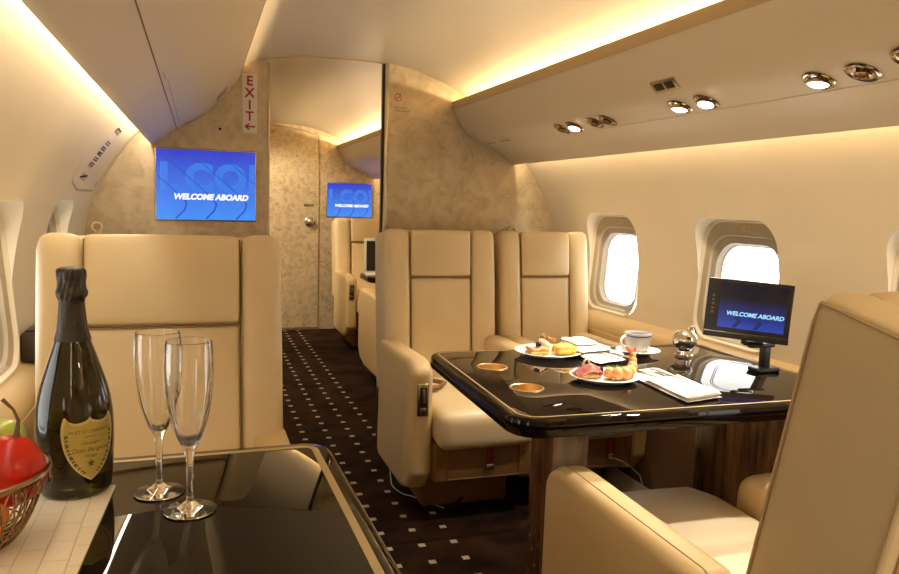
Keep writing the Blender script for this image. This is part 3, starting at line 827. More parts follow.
# ------------------------------------------------------------------ signs and wall fittings
ex = thing('exit_sign', 'white upright EXIT sign with red letters and a left arrow on the left partition', 'sign', (.2195, YP, 1.594))
b = bmesh.new(); rbox(b, (0, -.003, 0), (.064, .006, .262), .002); obj('panel', b, 'signwhite', ex)
for ch_, z in (('E', .098), ('X', .045), ('I', -.008), ('T', -.058)):
    b = text_bm(ch_, .058, .0005, 0, .0012); bmesh.ops.transform(b, matrix=Matrix.Translation((0, -.0066, z)) @ FACE, verts=b.verts[:]); obj('lettering', b, 'red', ex, smooth=False)
b = bmesh.new(); prism(b, [(.024, -.1055), (.024, -.0985), (-.008, -.0985), (.002, -.0885), (-.007, -.0885), (-.024, -.102), (-.007, -.1155), (.002, -.1155), (-.008, -.1055)], -.007, -.0062, 'y'); obj('arrow', b, 'red', ex, smooth=False)

ns = thing('no_smoking_sign', 'small red no smoking roundel with printed lines on the right partition', 'sign', (.906, YP, 1.668))
def nosmoke(t, r, lines):
    b = bmesh.new(); lathe(b, [(r*.78, 0), (r, 0), (r, .001), (r*.78, .001)], seg=32, cap=False)
    prism(b, [(-r*.62, -r*.5), (-r*.5, -r*.62), (r*.62, r*.5), (r*.5, r*.62)], 0, .001, 'z')
    bmesh.ops.transform(b, matrix=Matrix.Translation((0, -.0004, 0)) @ FACE, verts=b.verts[:]); obj('roundel', b, 'red', t)
    b = bmesh.new(); rbox(b, (-.1*r, -.0006, -.05*r), (r*1.0, .0006, r*.2), 0); rbox(b, (.4*r, -.0006, .25*r), (r*.16, .0006, r*.4), 0); obj('cigarette', b, 'grey_print', t)
    for s, z, sz in lines:
        b = text_bm(s, sz, .0003, 0, 0, 'LEFT'); bmesh.ops.transform(b, matrix=Matrix.Translation((-r*.9, -.0006, z)) @ FACE, verts=b.verts[:]); obj('lettering', b, 'grey_print', t, smooth=False)
nosmoke(ns, .0185, [('NO SMOKING', -.047, .0105), ('Fasten seat belt', -.061, .0125)])
ns2 = thing('no_smoking_sign', 'tiny red no smoking roundel high on the far door', 'sign', (.972, Y1, 1.618))
nosmoke(ns2, .024, [])
b = bmesh.new(); rbox(b, (0, -.0004, -.060), (.09, .0008, .008), 0); obj('lettering', b, 'grey_print', ns2)

# far door with its seams, lever knob and plate
d = sempty('door_1', (.70, Y1, 0))
b = bmesh.new(); prism(b, [(-.36, .02), (.316, .02), (.316, 1.735), (.20, 1.775), (.05, 1.80), (-.1, 1.81), (-.36, 1.80)], -.012, .0, 'y'); obj('door_panel', b, 'leaf_far', d, smooth=False)
b = bmesh.new(); tube(b, [(.317, -.012, .02), (.317, -.012, 1.737), (.20, -.012, 1.777), (.05, -.012, 1.802), (-.1, -.012, 1.812), (-.36, -.012, 1.802)], .005, 6); obj('door_edge', b, 'stitch', d)
b = bmesh.new(); lathe(b, [(.046, 0), (.046, .008), (.038, .012), (.018, .016), (.016, .034), (.026, .04), (.028, .052), (.018, .06), (0, .062)], seg=28, cap=False)
bmesh.ops.transform(b, matrix=Matrix.Translation((.243, -.012, .975)) @ FACE, verts=b.verts[:]); obj('door_knob', b, 'steel', d)
b = bmesh.new(); rbox(b, (.232, -.014, 1.125), (.09, .005, .022), .002); obj('door_plate', b, 'steel', d)

# left wall oxygen panel
y0, y1, z0, z1 = 2.77, 3.47, 1.178, 1.43
ox = thing('oxygen_panel', 'pale service panel with vents on the left wall beside the bin light', 'panel')
def wpt(y, z, lift): 
    o1, o2 = wall_o(z+.01), wall_o(z-.01); nrm = Vector((.02, 0, (o2-o1))).normalized()  # inward for left wall
    return Vector((XC-wall_o(z), y, z)) + nrm*lift
ox.location = wpt((y0+y1)/2, (z0+z1)/2, 0)
def patch(b, poly, lift0, lift1):
    pts = rpoly(poly, .03, 5) if len(poly) == 4 else poly
    A = [wpt(y, z, lift0)-ox.location for y, z in pts]; B = [wpt(y, z, lift1)-ox.location for y, z in inset(pts, .006)]
    loft(b, [A, B], True, (False, False))
    # gridded cap following the curve
    cy = sum(p[0] for p in pts)/len(pts)
    ins = inset(pts, .006); c = bmesh.new()
    ring = [c.verts.new(p) for p in B]
    c.faces.new(ring)
    for i in range(1, 8):
        zz = z0+(z1-z0)*i/8
        bmesh.ops.bisect_plane(c, geom=c.verts[:]+c.edges[:]+c.faces[:], plane_co=(0, 0, zz-ox.location.z), plane_no=(0, 0, 1))
    for v in c.verts:
        w = v.co + ox.location; v.co = wpt(w.y, w.z, lift1) - ox.location
    merge(b, c)
b = bmesh.new(); patch(b, rpoly([(2.765, 1.31), (2.80, 1.21), (3.03, 1.178), (3.45, 1.178), (3.47, 1.43), (2.84, 1.428)], [.03, .05, .05, .02, .02, .03], 5), .0, .003); obj('cover', b, 'lining', ox, 40)
b = bmesh.new(); patch(b, [(2.93, 1.262), (3.10, 1.252), (3.15, 1.372), (2.98, 1.385)], .0032, .005); obj('vent_bezel', b, 'signwhite', ox, 40)
for i in range(5):
    zc_ = 1.275+i*.0195; yc_ = 3.02+i*.010
    b = bmesh.new(); patch(b, rpoly([(yc_-.06, zc_-.0075), (yc_+.06, zc_-.011), (yc_+.065, zc_+.003), (yc_-.055, zc_+.0065)], .001, 2), .0052, .0060); obj('vent_slot', b, 'grey_print' if i else mat('vent_red', (.35, .10, .07), .6), ox)
b = bmesh.new(); patch(b, rpoly([(2.99, 1.392), (3.14, 1.386), (3.17, 1.404), (3.02, 1.410)], .004, 2), .0032, .0065); obj('latch', b, 'steel', ox)
b = bmesh.new(); patch(b, rpoly([(2.93, 1.222), (3.08, 1.214), (3.10, 1.236), (2.95, 1.244)], .002, 2), .0032, .0036); obj('placard', b, mat('faint_print2', (.45, .38, .30), .6), ox)

# coat hooks at the seat tops
def hook(label, x, z):
    t = thing('coat_hook', label, 'hook', (x, YP, z))
    b = bmesh.new(); rbox(b, (0, -.004, -.005), (.034, .008, .030), .003); obj('plate', b, 'gold', t)
    b = bmesh.new(); tube(b, [(.019*math.cos(a), -.014-.010*math.sin(a/2), .019*math.sin(a)+.022) for a in [k*PI/10-PI*.45 for k in range(20)]], .005, 8); obj('ring', b, 'cream', t)
hook('small cream ring hook on the left partition just above the broad seat', -.418, 1.008)
hook('small hook on the right partition just above the gap between the paired seats', 1.515, 1.02)
b = bmesh.new(); lathe(b, [(0, .004), (.006, .003), (.0065, 0)], seg=16); bmesh.ops.transform(b, matrix=Matrix.Translation((.092, YP, 1.475)) @ FACE, verts=b.verts[:])
tag(obj('wall_stud', b, 'black'), 'tiny dark stud on the left partition between the bin and the EXIT sign', 'stud')

# dark arm-ledge cup recess at the left wall
cr = thing('ledge_cup_holder', 'dark wedge-shaped cup holder on the left wall ledge beside the broad seat', 'cup holder', (-.44, 2.42, .697))
b = bmesh.new(); rbox(b, (0, 0, .042), (.07, .17, .085), .012); obj('holder_body', b, 'dark_trim', cr)
b = bmesh.new(); rbox(b, (0, 0, .0865), (.05, .12, .004), .002); obj('lid', b, 'black', cr)

# ------------------------------------------------------------------ things on the left table
TT = ZT + .0006
b = bmesh.new(); prism(b, [(-.345, .60), (-.158, .60), (-.126, 1.238), (-.345, 1.238)], TT, TT+.003, 'z')
tag(obj('placemat', b, 'mat'), 'cream woven placemat under the bottle and fruit basket', 'placemat')
# bottle
bx, by_ = -.1800, 1.232
bt = thing('champagne_bottle', 'dark green champagne bottle with a gold shield label and black foil', 'bottle', (bx, by_, TT+.003))
S = 1.0
body = [(0, .012), (.030, .004), (.042, 0), (.0480, .004), (.0500, .014), (.0525, .045), (.0540, .085), (.0535, .115), (.0508, .142), (.0456, .166), (.0385, .190), (.0315, .212), (.0255, .230), (.0212, .246), (.0180, .268), (.0162, .285), (.0155, .300), (.0155, .328), (0, .329)]
b = bmesh.new(); lathe(b, dense(body, 3), seg=64); obj('glass_body', b, 'bottle', bt, 80)
foil = dense([(.0252, .235), (.0210, .253), (.0186, .277), (.0176, .292), (.0182, .298), (.0206, .302), (.0208, .308), (.0192, .313), (.0188, .325), (.0198, .335), (.0186, .342), (.012, .345), (0, .3455)], 3)
fm = lambda a, z: 1 + (.045*math.sin(7*a+60*z)+.035*math.sin(16*a-190*z) if z > .295 else .012*math.sin(11*a+30*z))
b = bmesh.new(); lathe(b, foil, seg=72, mod=fm, cap=False); obj('foil', b, 'foil', bt, 80)
# shield label wrapped on the glass
ang0 = math.radians(-60)
DB = dense(body, 3)
def body_r(z):
    for (r0, z0_), (r1, z1_) in zip(DB[3:-1], DB[4:]):
        if z0_ <= z <= z1_ and z1_ > z0_: return r0+(r1-r0)*(z-z0_)/(z1_-z0_)
    return .053
def wrap(b, r):
    for v in b.verts:
        yy = .077+(v.co.y-.077)*1.14; a = ang0 + v.co.x/.0528; rr = r + v.co.z - .0528 + .00015 + body_r(yy)
        v.co = Vector((rr*math.cos(a), rr*math.sin(a), .077+(v.co.y-.077)*1.14))
def shield_pts(k=1.0):
    pts = []
    half = [(0, .0435), (.003, .040), (.010, .0375), (.020, .0365), (.029, .040), (.0335, .045), (.0365, .040), (.0385, .030), (.0385, .018), (.036, .004), (.031, -.010), (.023, -.023), (.012, -.034), (0, -.042)]
    half = dense(half, 2)
    pts = [(x*k, y*k) for x, y in half] + [(-x*k, y*k) for x, y in half[::-1][1:-1]]
    return pts
def shield(k, t0, t1):
    b = bmesh.new(); prism(b, shield_pts(k), t0, t1, 'z')
    for i in range(-10, 11):
        bmesh.ops.bisect_plane(b, geom=b.verts[:]+b.edges[:]+b.faces[:], plane_co=(i*.0038, 0, 0), plane_no=(1, 0, 0))
    for i in range(-8, 9):
        bmesh.ops.bisect_plane(b, geom=b.verts[:]+b.edges[:]+b.faces[:], plane_co=(0, i*.0055, 0), plane_no=(0, 1, 0))
    for v in b.verts: v.co.y += .077
    wrap(b, .0528); return b
lab = obj('label', shield(1.0, .0001, .0006), 'shield_rim', bt, 60)
obj('label_field', shield(.91, .0006, .0008), 'shield', lab, 60)
for s, y, size, sh in (('MOËT ET CHANDON', .0245, .0060, 0), ('À EPERNAY', .0178, .0032, 0), ('Champagne', .0095, .0058, .3), ('Dom Pérignon', .0000, .0085, .35), ('Vintage', -.0080, .0058, .3)):
    b = text_bm(s, size, .0001, sh)
    bmesh.ops.subdivide_edges(b, edges=[e for e in b.edges if e.calc_length() > .002], cuts=1)
    for v in b.verts: v.co.y += y+.077; v.co.z += .0010
    wrap(b, .0528); obj('lettering', b, 'label_print', lab, smooth=False)
b = bmesh.new(); st = []
for k in range(10):
    a = PI/2+k*PI/5; r = .0060 if k % 2 == 0 else .0025; st.append((r*math.cos(a), r*math.sin(a)-.0185))
prism(b, st, .0009, .0011, 'z')
for v in b.verts: v.co.y += .077
wrap(b, .0528); obj('star', b, 'label_print', lab, smooth=False)
b = bmesh.new()
for s in (-1, 1):
    for k in range(15):
        f = k/14; sp = dense([(.0325, .022), (.0315, .008), (.027, -.006), (.020, -.018), (.010, -.029)], 6)
        x, y = sp[int(f*(len(sp)-1))]
        for da in (.6, -.6):
            a = math.atan2(-.05, -.02) + da + (0 if s > 0 else 0)
            d_ = Vector((math.cos(a), math.sin(a)))*.0042; p = Vector((x, y)); w_ = Vector((-d_.y, d_.x))*.28
            q = [tuple(p), tuple(p+d_*.5+w_), tuple(p+d_), tuple(p+d_*.5-w_)]
            prism(b, [(s*u, v) for u, v in q], .0009, .0010, 'z')
for v in b.verts: v.co.y += .077
wrap(b, .0528); obj('leaf_wreath', b, 'label_print', lab, smooth=False)

bt.scale = (1, 1, .982)

# flutes
def flute(label, x, y):
    t = thing('champagne_flute', label, 'glass', (x, y, TT))
    prof = [(0, .0002), (.036, .0002), (.0395, .0012), (.0395, .0022), (.030, .0045), (.014, .0085), (.0065, .014), (.0048, .022), (.0044, .045), (.0048, .070), (.0062, .082), (.0085, .090), (.0130, .100), (.0185, .115), (.0232, .133), (.0272, .155), (.0297, .178), (.0308, .200), (.0304, .220), (.0294, .236), (.0288, .2395), (.0279, .240), (.0278, .237),
            (.0288, .220), (.0292, .200), (.0281, .178), (.0254, .154), (.0212, .132), (.0163, .115), (.0115, .102), (.0060, .096), (0, .094)]
    def mod(a, z):
        k = max(0, min(1, (z-.075)/.03))*max(0, min(1, (.185-z)/.05))
        return 1 + .075*k*(abs(math.cos(5*a))-.6)
    prof = [(r*(.93 if z < .03 else 1.10), z*1.035) for r, z in prof]
    b = bmesh.new(); lathe(b, prof, seg=72, mod=mod, cap=False); obj('bowl_and_stem', b, 'wine_glass', t, 24)
    return t
flute('crystal champagne flute standing nearer the bottle, set behind the other', -.0605, 1.197)
flute('crystal champagne flute standing in front, nearest the camera', -.0155, 1.115)

# fruit basket
kx, ky = -.297, 1.052
bk = thing('fruit_basket', 'bronze wire basket of fruit on the woven placemat', 'basket', (kx, ky, TT+.003))
R0, R1, HB = .055, .110, .093
def bowl(f): return (R0+(R1-R0)*(f**.6), .003+HB*f**1.3)
b = bmesh.new(); tube(b, [(R1*math.cos(a), R1*math.sin(a), HB+.003) for a in [2*PI*k/48 for k in range(48)]], .0045, 8, True); obj('rim', b, 'bronze', bk)
b = bmesh.new(); tube(b, [(R0*math.cos(a), R0*math.sin(a), .003) for a in [2*PI*k/40 for k in range(40)]], .003, 8, True); obj('foot_ring', b, 'bronze', bk)
b = bmesh.new()
for k in range(36):
    for s in (-1, 1):
        pts = []
        for j in range(9):
            f = j/8; r, z = bowl(f); a = 2*PI*k/36 + s*.34*f; pts.append((r*math.cos(a), r*math.sin(a), z))
        tube(b, pts, .0012, 5)
for f in (.3, .62):
    r, z = bowl(f); tube(b, [(r*math.cos(a), r*math.sin(a), z) for a in [2*PI*k/40 for k in range(40)]], .0012, 5, True)
for k in range(20):
    a = 2*PI*k/20
    tube(b, [((R1+.003)*math.cos(a+.045*math.cos(q)), (R1+.003)*math.sin(a+.045*math.cos(q)), HB-.008+.008*math.sin(q)) for q in [2*PI*i/12 for i in range(12)]], .0015, 5, True)
obj('wire_mesh', b, 'bronze', bk)
def fruit(name, label, cat, c, prof, m, stem=None, tiltv=(0, 0)):
    t = thing(name, label, cat, c); t.rotation_euler = (tiltv[0], tiltv[1], 0)
    b = bmesh.new(); lathe(b, dense(prof, 4), seg=40, cap=False); obj('flesh', b, m, t, 80)
    if stem:
        b = bmesh.new(); tube(b, stem, [.0055, .0032, .0022, .0018, .0026], 8); obj('stem', b, 'stem', t)
pearp = [(0, -.002), (.014, -.004), (.026, .001), (.0375, .016), (.0415, .034), (.0385, .052), (.0300, .067), (.0210, .076), (.012, .081), (.004, .0795), (0, .078)]
fruit('red_pear', 'ripe red pear with a long curved stem in the fruit basket', 'pear', (-.229, 1.052, TT+.062), pearp, 'pear', [(.008, 0, .078), (.009, 0, .088), (.011, 0, .102), (.006, 0, .116), (-.006, 0, .130)])
applep = [(0, .006), (.008, .000), (.022, -.001), (.034, .010), (.040, .028), (.0385, .046), (.029, .060), (.014, .065), (.005, .060), (0, .056)]
fruit('green_apple', 'green apple in the basket behind the red pear', 'apple', (-.262, 1.120, TT+.082), applep, 'greenfruit', [(0, 0, .056), (.001, 0, .060), (.002, 0, .064), (.003, 0, .068), (.004, 0, .071)])
fruit('yellow_pear', 'yellow-green pear in the basket in front of the red pear', 'pear', (-.281, 1.000, TT+.068), pearp, 'yellowfruit', [(0, 0, .078), (.001, 0, .084), (.003, 0, .09), (.004, 0, .096), (.004, 0, .100)])
orp = [(0, -.034), (.014, -.031), (.026, -.022), (.033, -.008), (.0345, .004), (.031, .018), (.022, .028), (.010, .033), (0, .033)]
fruit('orange', 'orange low in the basket under the red pear', 'orange', (-.262, 1.030, TT+.050), orp, 'orange')
fruit('orange', 'orange at the wall side of the fruit basket', 'orange', (-.345, 1.075, TT+.055), orp, 'orange')

# ------------------------------------------------------------------ things on the dining table
def plate(label, x, y, r):
    b = bmesh.new(); lathe(b, [(0, .0025), (r*.55, .0025), (r*.60, .0), (r*.66, .0), (r*.70, .004), (r*.98, .0125), (r, .0140), (r*.985, .0152), (r*.72, .0075), (r*.62, .0048), (0, .0045)], (0, 0, 0), 56, cap=False)
    o = obj('plate', b, 'plate', None, 50); o.location = (x, y, TT)
    return tag(o, label, 'plate', 'dessert plates on the dining table')
P1 = (1.010, 2.075); P2 = (1.012, 1.738)
plate('white plate nearer the paired seats, with olive canape and golden relish', *P1, .103)
plate('white plate nearest the viewer, with ham and a shrimp', *P2, .092)
# plate 1
ZP = TT+.0052
t = thing('canape', 'open toast with pink spread and a black olive on the far plate', 'canape', (.965, 2.060, ZP))
b = bmesh.new(); pillow(b, (0, 0, .007), (.062, .045, .014), .006, n=8); obj('toast', b, 'toast', t)
b = bmesh.new(); pillow(b, (0, -.002, .018), (.066, .04, .010), .005, n=8, fn=lambda c: c+Vector((0, 0, .003*math.sin(c.x*160)))); obj('spread', b, 'salmon', t)
b = bmesh.new(); lathe(b, [(.003, .0), (.008, .002), (.0095, .008), (.008, .014), (.004, .0155)], (.004, .0, .022), 20); obj('olive', b, 'olive', t)
t = thing('golden_relish', 'mound of golden diced relish on the far plate', 'food', (1.050, 2.050, ZP))
b = bmesh.new()
for k in range(34):
    a = random.uniform(0, 6.28); rr = .030*math.sqrt(random.random()); h_ = .030*(1-(rr/.036)**2)
    rbox(b, (rr*math.cos(a)*1.25, rr*math.sin(a), .006+h_*random.uniform(.3, .95)), (.011, .010, .009), .003, 2, Matrix.Rotation(random.uniform(-.12, .12), 4, 'X'))
obj('dice', b, 'cheese', t)
b = bmesh.new(); pillow(b, (0, 0, .011), (.070, .058, .022), .018, (0, 0, 0, 0, 0, .012), n=8); obj('mound', b, 'cheese', t)
t = thing('endive_boat', 'pale endive leaf with walnut pieces standing on the far plate', 'food', (1.015, 2.105, ZP))
b = bmesh.new(); tube(b, [(-.030, -.020, .040), (-.014, -.010, .028), (.004, 0, .018), (.022, .01, .010)], [.005, .011, .012, .006], 10); obj('leaf', b, 'cream', t)
for k, (dx, dy, dz) in enumerate(((-.008, .004, .046), (.012, .006, .036), (.028, .010, .032))):
    b = bmesh.new(); ball(b, (dx, dy, dz), .0095, (1.2, .8, .8), 12, 8, .5, 60); obj('walnut', b, 'walnut', t)
# plate 2
t = thing('ham_canape', 'toast round draped with a fold of pink ham on the near plate', 'canape', (.968, 1.748, ZP))
b = bmesh.new(); pillow(b, (0, 0, .007), (.066, .040, .014), .007, n=8); obj('toast', b, 'toast', t)
b = bmesh.new()
rows = []
for i in range(14):
    u = -1+2*i/13
    row = []
    for j in range(9):
        v = -1+2*j/8
        row.append((u*.038, v*.024, .016+.014*(1-v*v)+.006*math.sin(u*3+1.0)-.010*max(0, abs(u)-.75)*3+.002*math.sin(v*9+u*5)))
    rows.append(row)
loft(b, rows, False); bmesh.ops.solidify(b, geom=b.faces[:], thickness=.003); obj('ham', b, 'ham', t)
b = bmesh.new(); tube(b, [(-.012, .012, .028), (-.006, .010, .044), (.004, .012, .048), (.010, .010, .034)], .003, 6); obj('garnish', b, 'cream', t)
b = bmesh.new(); ball(b, (.036, -.006, .018), .009, (.6, 1, 1.4), 12, 8); obj('olive', b, 'olive', t)
t = thing('shrimp', 'large orange shrimp with its red tail raised on the near plate', 'shrimp', (1.052, 1.725, ZP))
path = [(-.040, .004, .016), (-.030, -.014, .017), (-.010, -.024, .018), (.012, -.022, .020), (.028, -.010, .026), (.036, .002, .038), (.040, .008, .052), (.040, .010, .064)]
b = bmesh.new()
for i, p in enumerate(path[:-1]):
    q = path[i+1]; pv, qv = Vector(p), Vector(q); r = (.016, .0175, .017, .0155, .0135, .011, .0085)[i]
    tt = bmesh.new(); bmesh.ops.create_uvsphere(tt, u_segments=16, v_segments=10, radius=1)
    dirv = (qv-pv).normalized(); rotm = dirv.to_track_quat('Z', 'Y').to_matrix().to_4x4()
    bmesh.ops.scale(tt, vec=(r, r, (qv-pv).length*.62+.003), verts=tt.verts[:])
    merge(b, tt, Matrix.Translation((pv+qv)/2) @ rotm)
obj('shrimp_body', b, 'shrimp', t)
for s in (-1, 1):
    b = bmesh.new(); tube(b, [(.040, .010, .062), (.036+s*.010, .010, .074), (.034+s*.016, .011, .082)], [.006, .005, .0015], 8)
    for v in b.verts: v.co.y = .010+(v.co.y-.010)*.5
    obj('tail_fin', b, 'shrimp_tail', t)
t = thing('dill_sprig', 'green dill sprig beside the shrimp', 'herb', (1.050, 1.752, ZP))
b = bmesh.new()
for k in range(34):
    a = random.uniform(0, 6.28); l = random.uniform(.012, .030); z_ = random.uniform(.010, .026)
    tube(b, [(0, 0, .012), (l*.5*math.cos(a)*1.3, l*.5*math.sin(a), z_), (l*math.cos(a)*1.3, l*math.sin(a), z_-.002)], .0011, 4)
obj('fronds', b, 'dill', t)
b = bmesh.new(); pillow(b, (0, 0, .006), (.052, .034, .012), .006, n=6); obj('leaf_bed', b, 'dill', t)

# napkins with cutlery
def napkin(label, quad, hs, seed):
    """folded cloth: stack of rounded layers over a quad"""
    cxy = sum((Vector(q) for q in quad), Vector((0, 0)))/4
    t = thing('napkin', label, 'napkin', (cxy.x, cxy.y, TT))
    def P(u, v):
        a, b_, c, d_ = [Vector(q) for q in quad]
        return (a*(1-u)*(1-v)+b_*u*(1-v)+c*u*v+d_*(1-u)*v) - cxy
    def layer(u0, u1, v0, v1, z0, z1, name):
        b = bmesh.new(); nU, nV = 22, 14
        def grid(top):
            R = []
            for i in range(nU+1):
                row = []
                for j in range(nV+1):
                    u = u0+(u1-u0)*i/nU; v = v0+(v1-v0)*j/nV
                    p = P(u, v); e = min(i, nU-i)/nU*2; f = min(j, nV-j)/nV*2
                    edge = min(1, min(e*3.2, f*2.4)); edge = math.sqrt(max(0, 1-(1-edge)**2))
                    wv = .0016*noise.noise(Vector((u*4+seed, v*3, 0)))+.0008*math.sin(u*9+v*5+seed)
                    zt = z0+(z1-z0)*(.5+.5*edge)+wv; zb = z0+(z1-z0)*(.5-.5*edge)
                    row.append((p.x, p.y, zt if top else max(.0004, zb)))
                R.append(row)
            return R
        loft(b, grid(True), False); loft(b, grid(False), False)
        bmesh.ops.remove_doubles(b, verts=b.verts[:], dist=.0008)
        obj(name, b, 'linen', t, 60)
    for args in hs: layer(*args)
    return t
napkin('white folded napkin at the near corner of the dining table beside the shrimp plate', [(1.078, 1.470), (1.195, 1.495), (1.225, 1.822), (1.100, 1.800)], [(0, 1, 0, 1, .0004, .010, 'fold'), (.03, .98, .0, .62, .0095, .018, 'fold'), (.0, .95, .0, .12, .006, .024, 'fold')], 1.3)
napkin('white folded napkin at the far edge of the dining table beside the coffee cup', [(1.085, 1.900), (1.200, 1.935), (1.200, 2.165), (1.085, 2.160)], [(0, 1, 0, 1, .0004, .012, 'fold'), (.0, 1, .38, 1.0, .0115, .028, 'fold'), (.05, .75, .55, 1, .026, .040, 'fold')], 4.1)
def fork(label, p, rz, z):
    t = thing('fork', label, 'fork', (p[0], p[1], z), (0, 0, rz))
    b = bmesh.new(); prism(b, rpoly([(-.004, -.075), (.004, -.075), (.0025, .02), (.010, .035), (.010, .045), (-.010, .045), (-.010, .035), (-.0025, .02)], .001, 2), 0, .002, 'z', .0006, 1); obj('handle', b, 'chrome', t)
    for k in range(4):
        b = bmesh.new(); rbox(b, (-.0083+k*.0055, .060, .0012), (.0024, .034, .0018), .0006, 1); obj('tine', b, 'chrome', t)
def knife(label, p, rz, z):
    t = thing('knife', label, 'knife', (p[0], p[1], z), (0, 0, rz))
    b = bmesh.new(); rbox(b, (0, -.045, .003), (.011, .09, .005), .002); obj('handle', b, 'steel', t)
    b = bmesh.new(); prism(b, [(-.006, 0), (.007, 0), (.009, .05), (.002, .085), (-.005, .07)], .002, .0035, 'z', .0004, 1); obj('blade', b, 'chrome', t)
fork('silver fork lying on the near napkin by the shrimp plate', (1.135, 1.715), math.radians(8), TT+.0125)
knife('silver knife tucked under the flap of the near napkin', (1.178, 1.70), math.radians(2), TT+.0125)
fork('silver fork lying on the far napkin beside the coffee cup', (1.15, 2.00), math.radians(20), TT+.0125)
knife('silver knife lying on the far napkin beside the coffee cup', (1.185, 1.99), math.radians(14), TT+.0125)

# cup and saucer
cx_, cy_ = 1.305, 2.045
b = bmesh.new(); lathe(b, [(0, .003), (.030, .003), (.034, 0), (.040, .0), (.044, .004), (.066, .0105), (.069, .0125), (.067, .014), (.040, .0062), (.030, .0052), (0, .005)], seg=48, cap=False)
o = obj('saucer', b, 'plate', None, 50); o.location = (cx_, cy_, TT); tag(o, 'white saucer under the coffee cup', 'saucer')
cp = thing('coffee_cup', 'white porcelain coffee cup with a thin dark band on its saucer', 'cup', (cx_-.003, cy_, TT+.0062))
b = bmesh.new(); lathe(b, [(0, .004), (.020, .0005), (.024, .001), (.030, .006), (.036, .014), (.0395, .030), (.0415, .060), (.0400, .0605), (.0378, .031), (.033, .014), (.024, .006), (0, .005)], seg=48, cap=False); obj('cup_body', b, 'plate', cp, 60)
b = bmesh.new(); tube(b, [(-.038-.022*math.sin(a), .004-.004*math.sin(a), .033+.018*math.cos(a)) for a in [PI*k/10 for k in range(11)]], .0042, 8); obj('handle', b, 'plate', cp)
b = bmesh.new(); lathe(b, [(.0416, .0505), (.0418, .0505), (.0419, .0535), (.0417, .0535)], seg=48); obj('band', b, 'blue_line', cp)
# chrome pepper mill / sphere
ml = thing('chrome_caster', 'round polished chrome caster with a small handle near the coffee cup', 'caster', (1.432, 1.985, TT)); ml.scale = (1.15, 1.15, 1.1)
b = bmesh.new(); lathe(b, [(0, 0), (.024, 0), (.0245, .003), (.021, .006), (.020, .016), (.022, .018)], seg=36); obj('foot', b, 'chrome', ml, 30)
b = bmesh.new(); ball(b, (0, 0, .046), .033, (1, 1, .95), 36, 24); obj('globe', b, 'chrome', ml, 80)
b = bmesh.new(); tube(b, [(.012, 0, .074), (.020, 0, .082), (.026, 0, .080), (.034, 0, .064), (.036, 0, .046), (.032, 0, .030)], .0035, 8); ball(b, (.018, 0, .082), .006); obj('handle', b, 'chrome', ml)

# ------------------------------------------------------------------ laptop, cables
lp = thing('laptop', 'open white-edged laptop on the far table beyond the partition', 'laptop', (1.245, 5.17, .6605), (0, 0, math.radians(-8)))
b = bmesh.new(); rbox(b, (0, 0, .008), (.30, .21, .016), .004); obj('keyboard_base', b, 'laptop_white', lp)
b = bmesh.new(); rbox(b, (0, .125, .135), (.30, .010, .25), .004, 3, Matrix.Rotation(-.08, 4, 'X')); ld = obj('lid', b, 'laptop_white', lp)
b = bmesh.new(); rbox(b, (0, .119, .137), (.268, .002, .212), 0, 1, Matrix.Rotation(-.08, 4, 'X')); obj('display', b, 'laptop_screen', ld)

b = bmesh.new()
pts = dense([Vector(p).to_2d() for p in ((.80, 3.20), (.768, 3.05), (.752, 2.95), (.770, 2.86), (.80, 2.825), (.84, 2.75), (.89, 2.68))], 6)
tube(b, [(x, y, .004) for x, y in pts], .0018, 6)
tag(obj('charging_cable', b, 'cable_white'), 'thin white cable on the carpet beside the aisle seat base', 'cable')
b = bmesh.new()
c3 = [(.905, 2.70, .004), (.93, 2.66, .03), (.955, 2.66, .05), (.972, 2.69, .04), (.968, 2.715, .008), (.93, 2.69, .005), (.89, 2.66, .004), (.83, 2.72, .004)]
tube(b, [tuple(p) for p in c3], .004, 6); tag(obj('power_cable', b, 'black'), 'black cable looping on the carpet below the pull strap of the aisle seat', 'cable')
b = bmesh.new(); tube(b, [(1.495,2.512,.215),(1.53,2.508,.205),(1.565,2.505,.19),(1.61,2.50,.155),(1.637,2.50,.13),(1.655,2.50,.07),(1.66,2.51,.005)], .0022, 6)
tag(obj('headphone_cord', b, 'cable_white'), 'pale cord hanging down in front of the base of the window seat of the pair', 'cord')

# ------------------------------------------------------------------ lights
WARM = (1.0, .735, .42)
def area(name, loc, rot, sx, sy, energy, col=WARM, spread=PI):
    l = bpy.data.lights.new(name, 'AREA'); l.shape = 'RECTANGLE'; l.size = sx; l.size_y = sy; l.energy = energy; l.color = col; l.spread = spread
    o = bpy.data.objects.new(name, l); COL.objects.link(o); o.location = loc; o.rotation_euler = rot; return o
def strip_mesh(label, o_, z, side, y0, y1):
    b = bmesh.new(); rbox(b, (0, (y0+y1)/2, 0), (.012, y1-y0, .004), .001); o = obj('light_strip', b, 'led'); o.location = (XC+side*o_, 0, z)
    tag(o, label, 'light')
YM0, YM1 = Y0+.1, YP-.03
for side, oo, zz, lab in ((1, .640, 1.632, 'right'), (-1, .575, 1.672, 'left')):
    strip_mesh('warm cove light strip hidden on top of the %s overhead bin' % lab, oo, zz, side, YM0, YM1)
    # aims up and towards the cabin centre
    area('cove_light', (XC+side*oo, (YM0+YM1)/2, zz+.006), (0, math.radians(180-66*side), 0), .02, YM1-YM0, 23)
strip_mesh('warm cove light strip on top of the far overhead bin', .640, 1.632, 1, YP+.1, Y1-.05)
area('cove_light', (XC+.640, (YP+Y1)/2+.05, 1.638), (0, math.radians(180-62), 0), .02, Y1-YP-.2, 22)
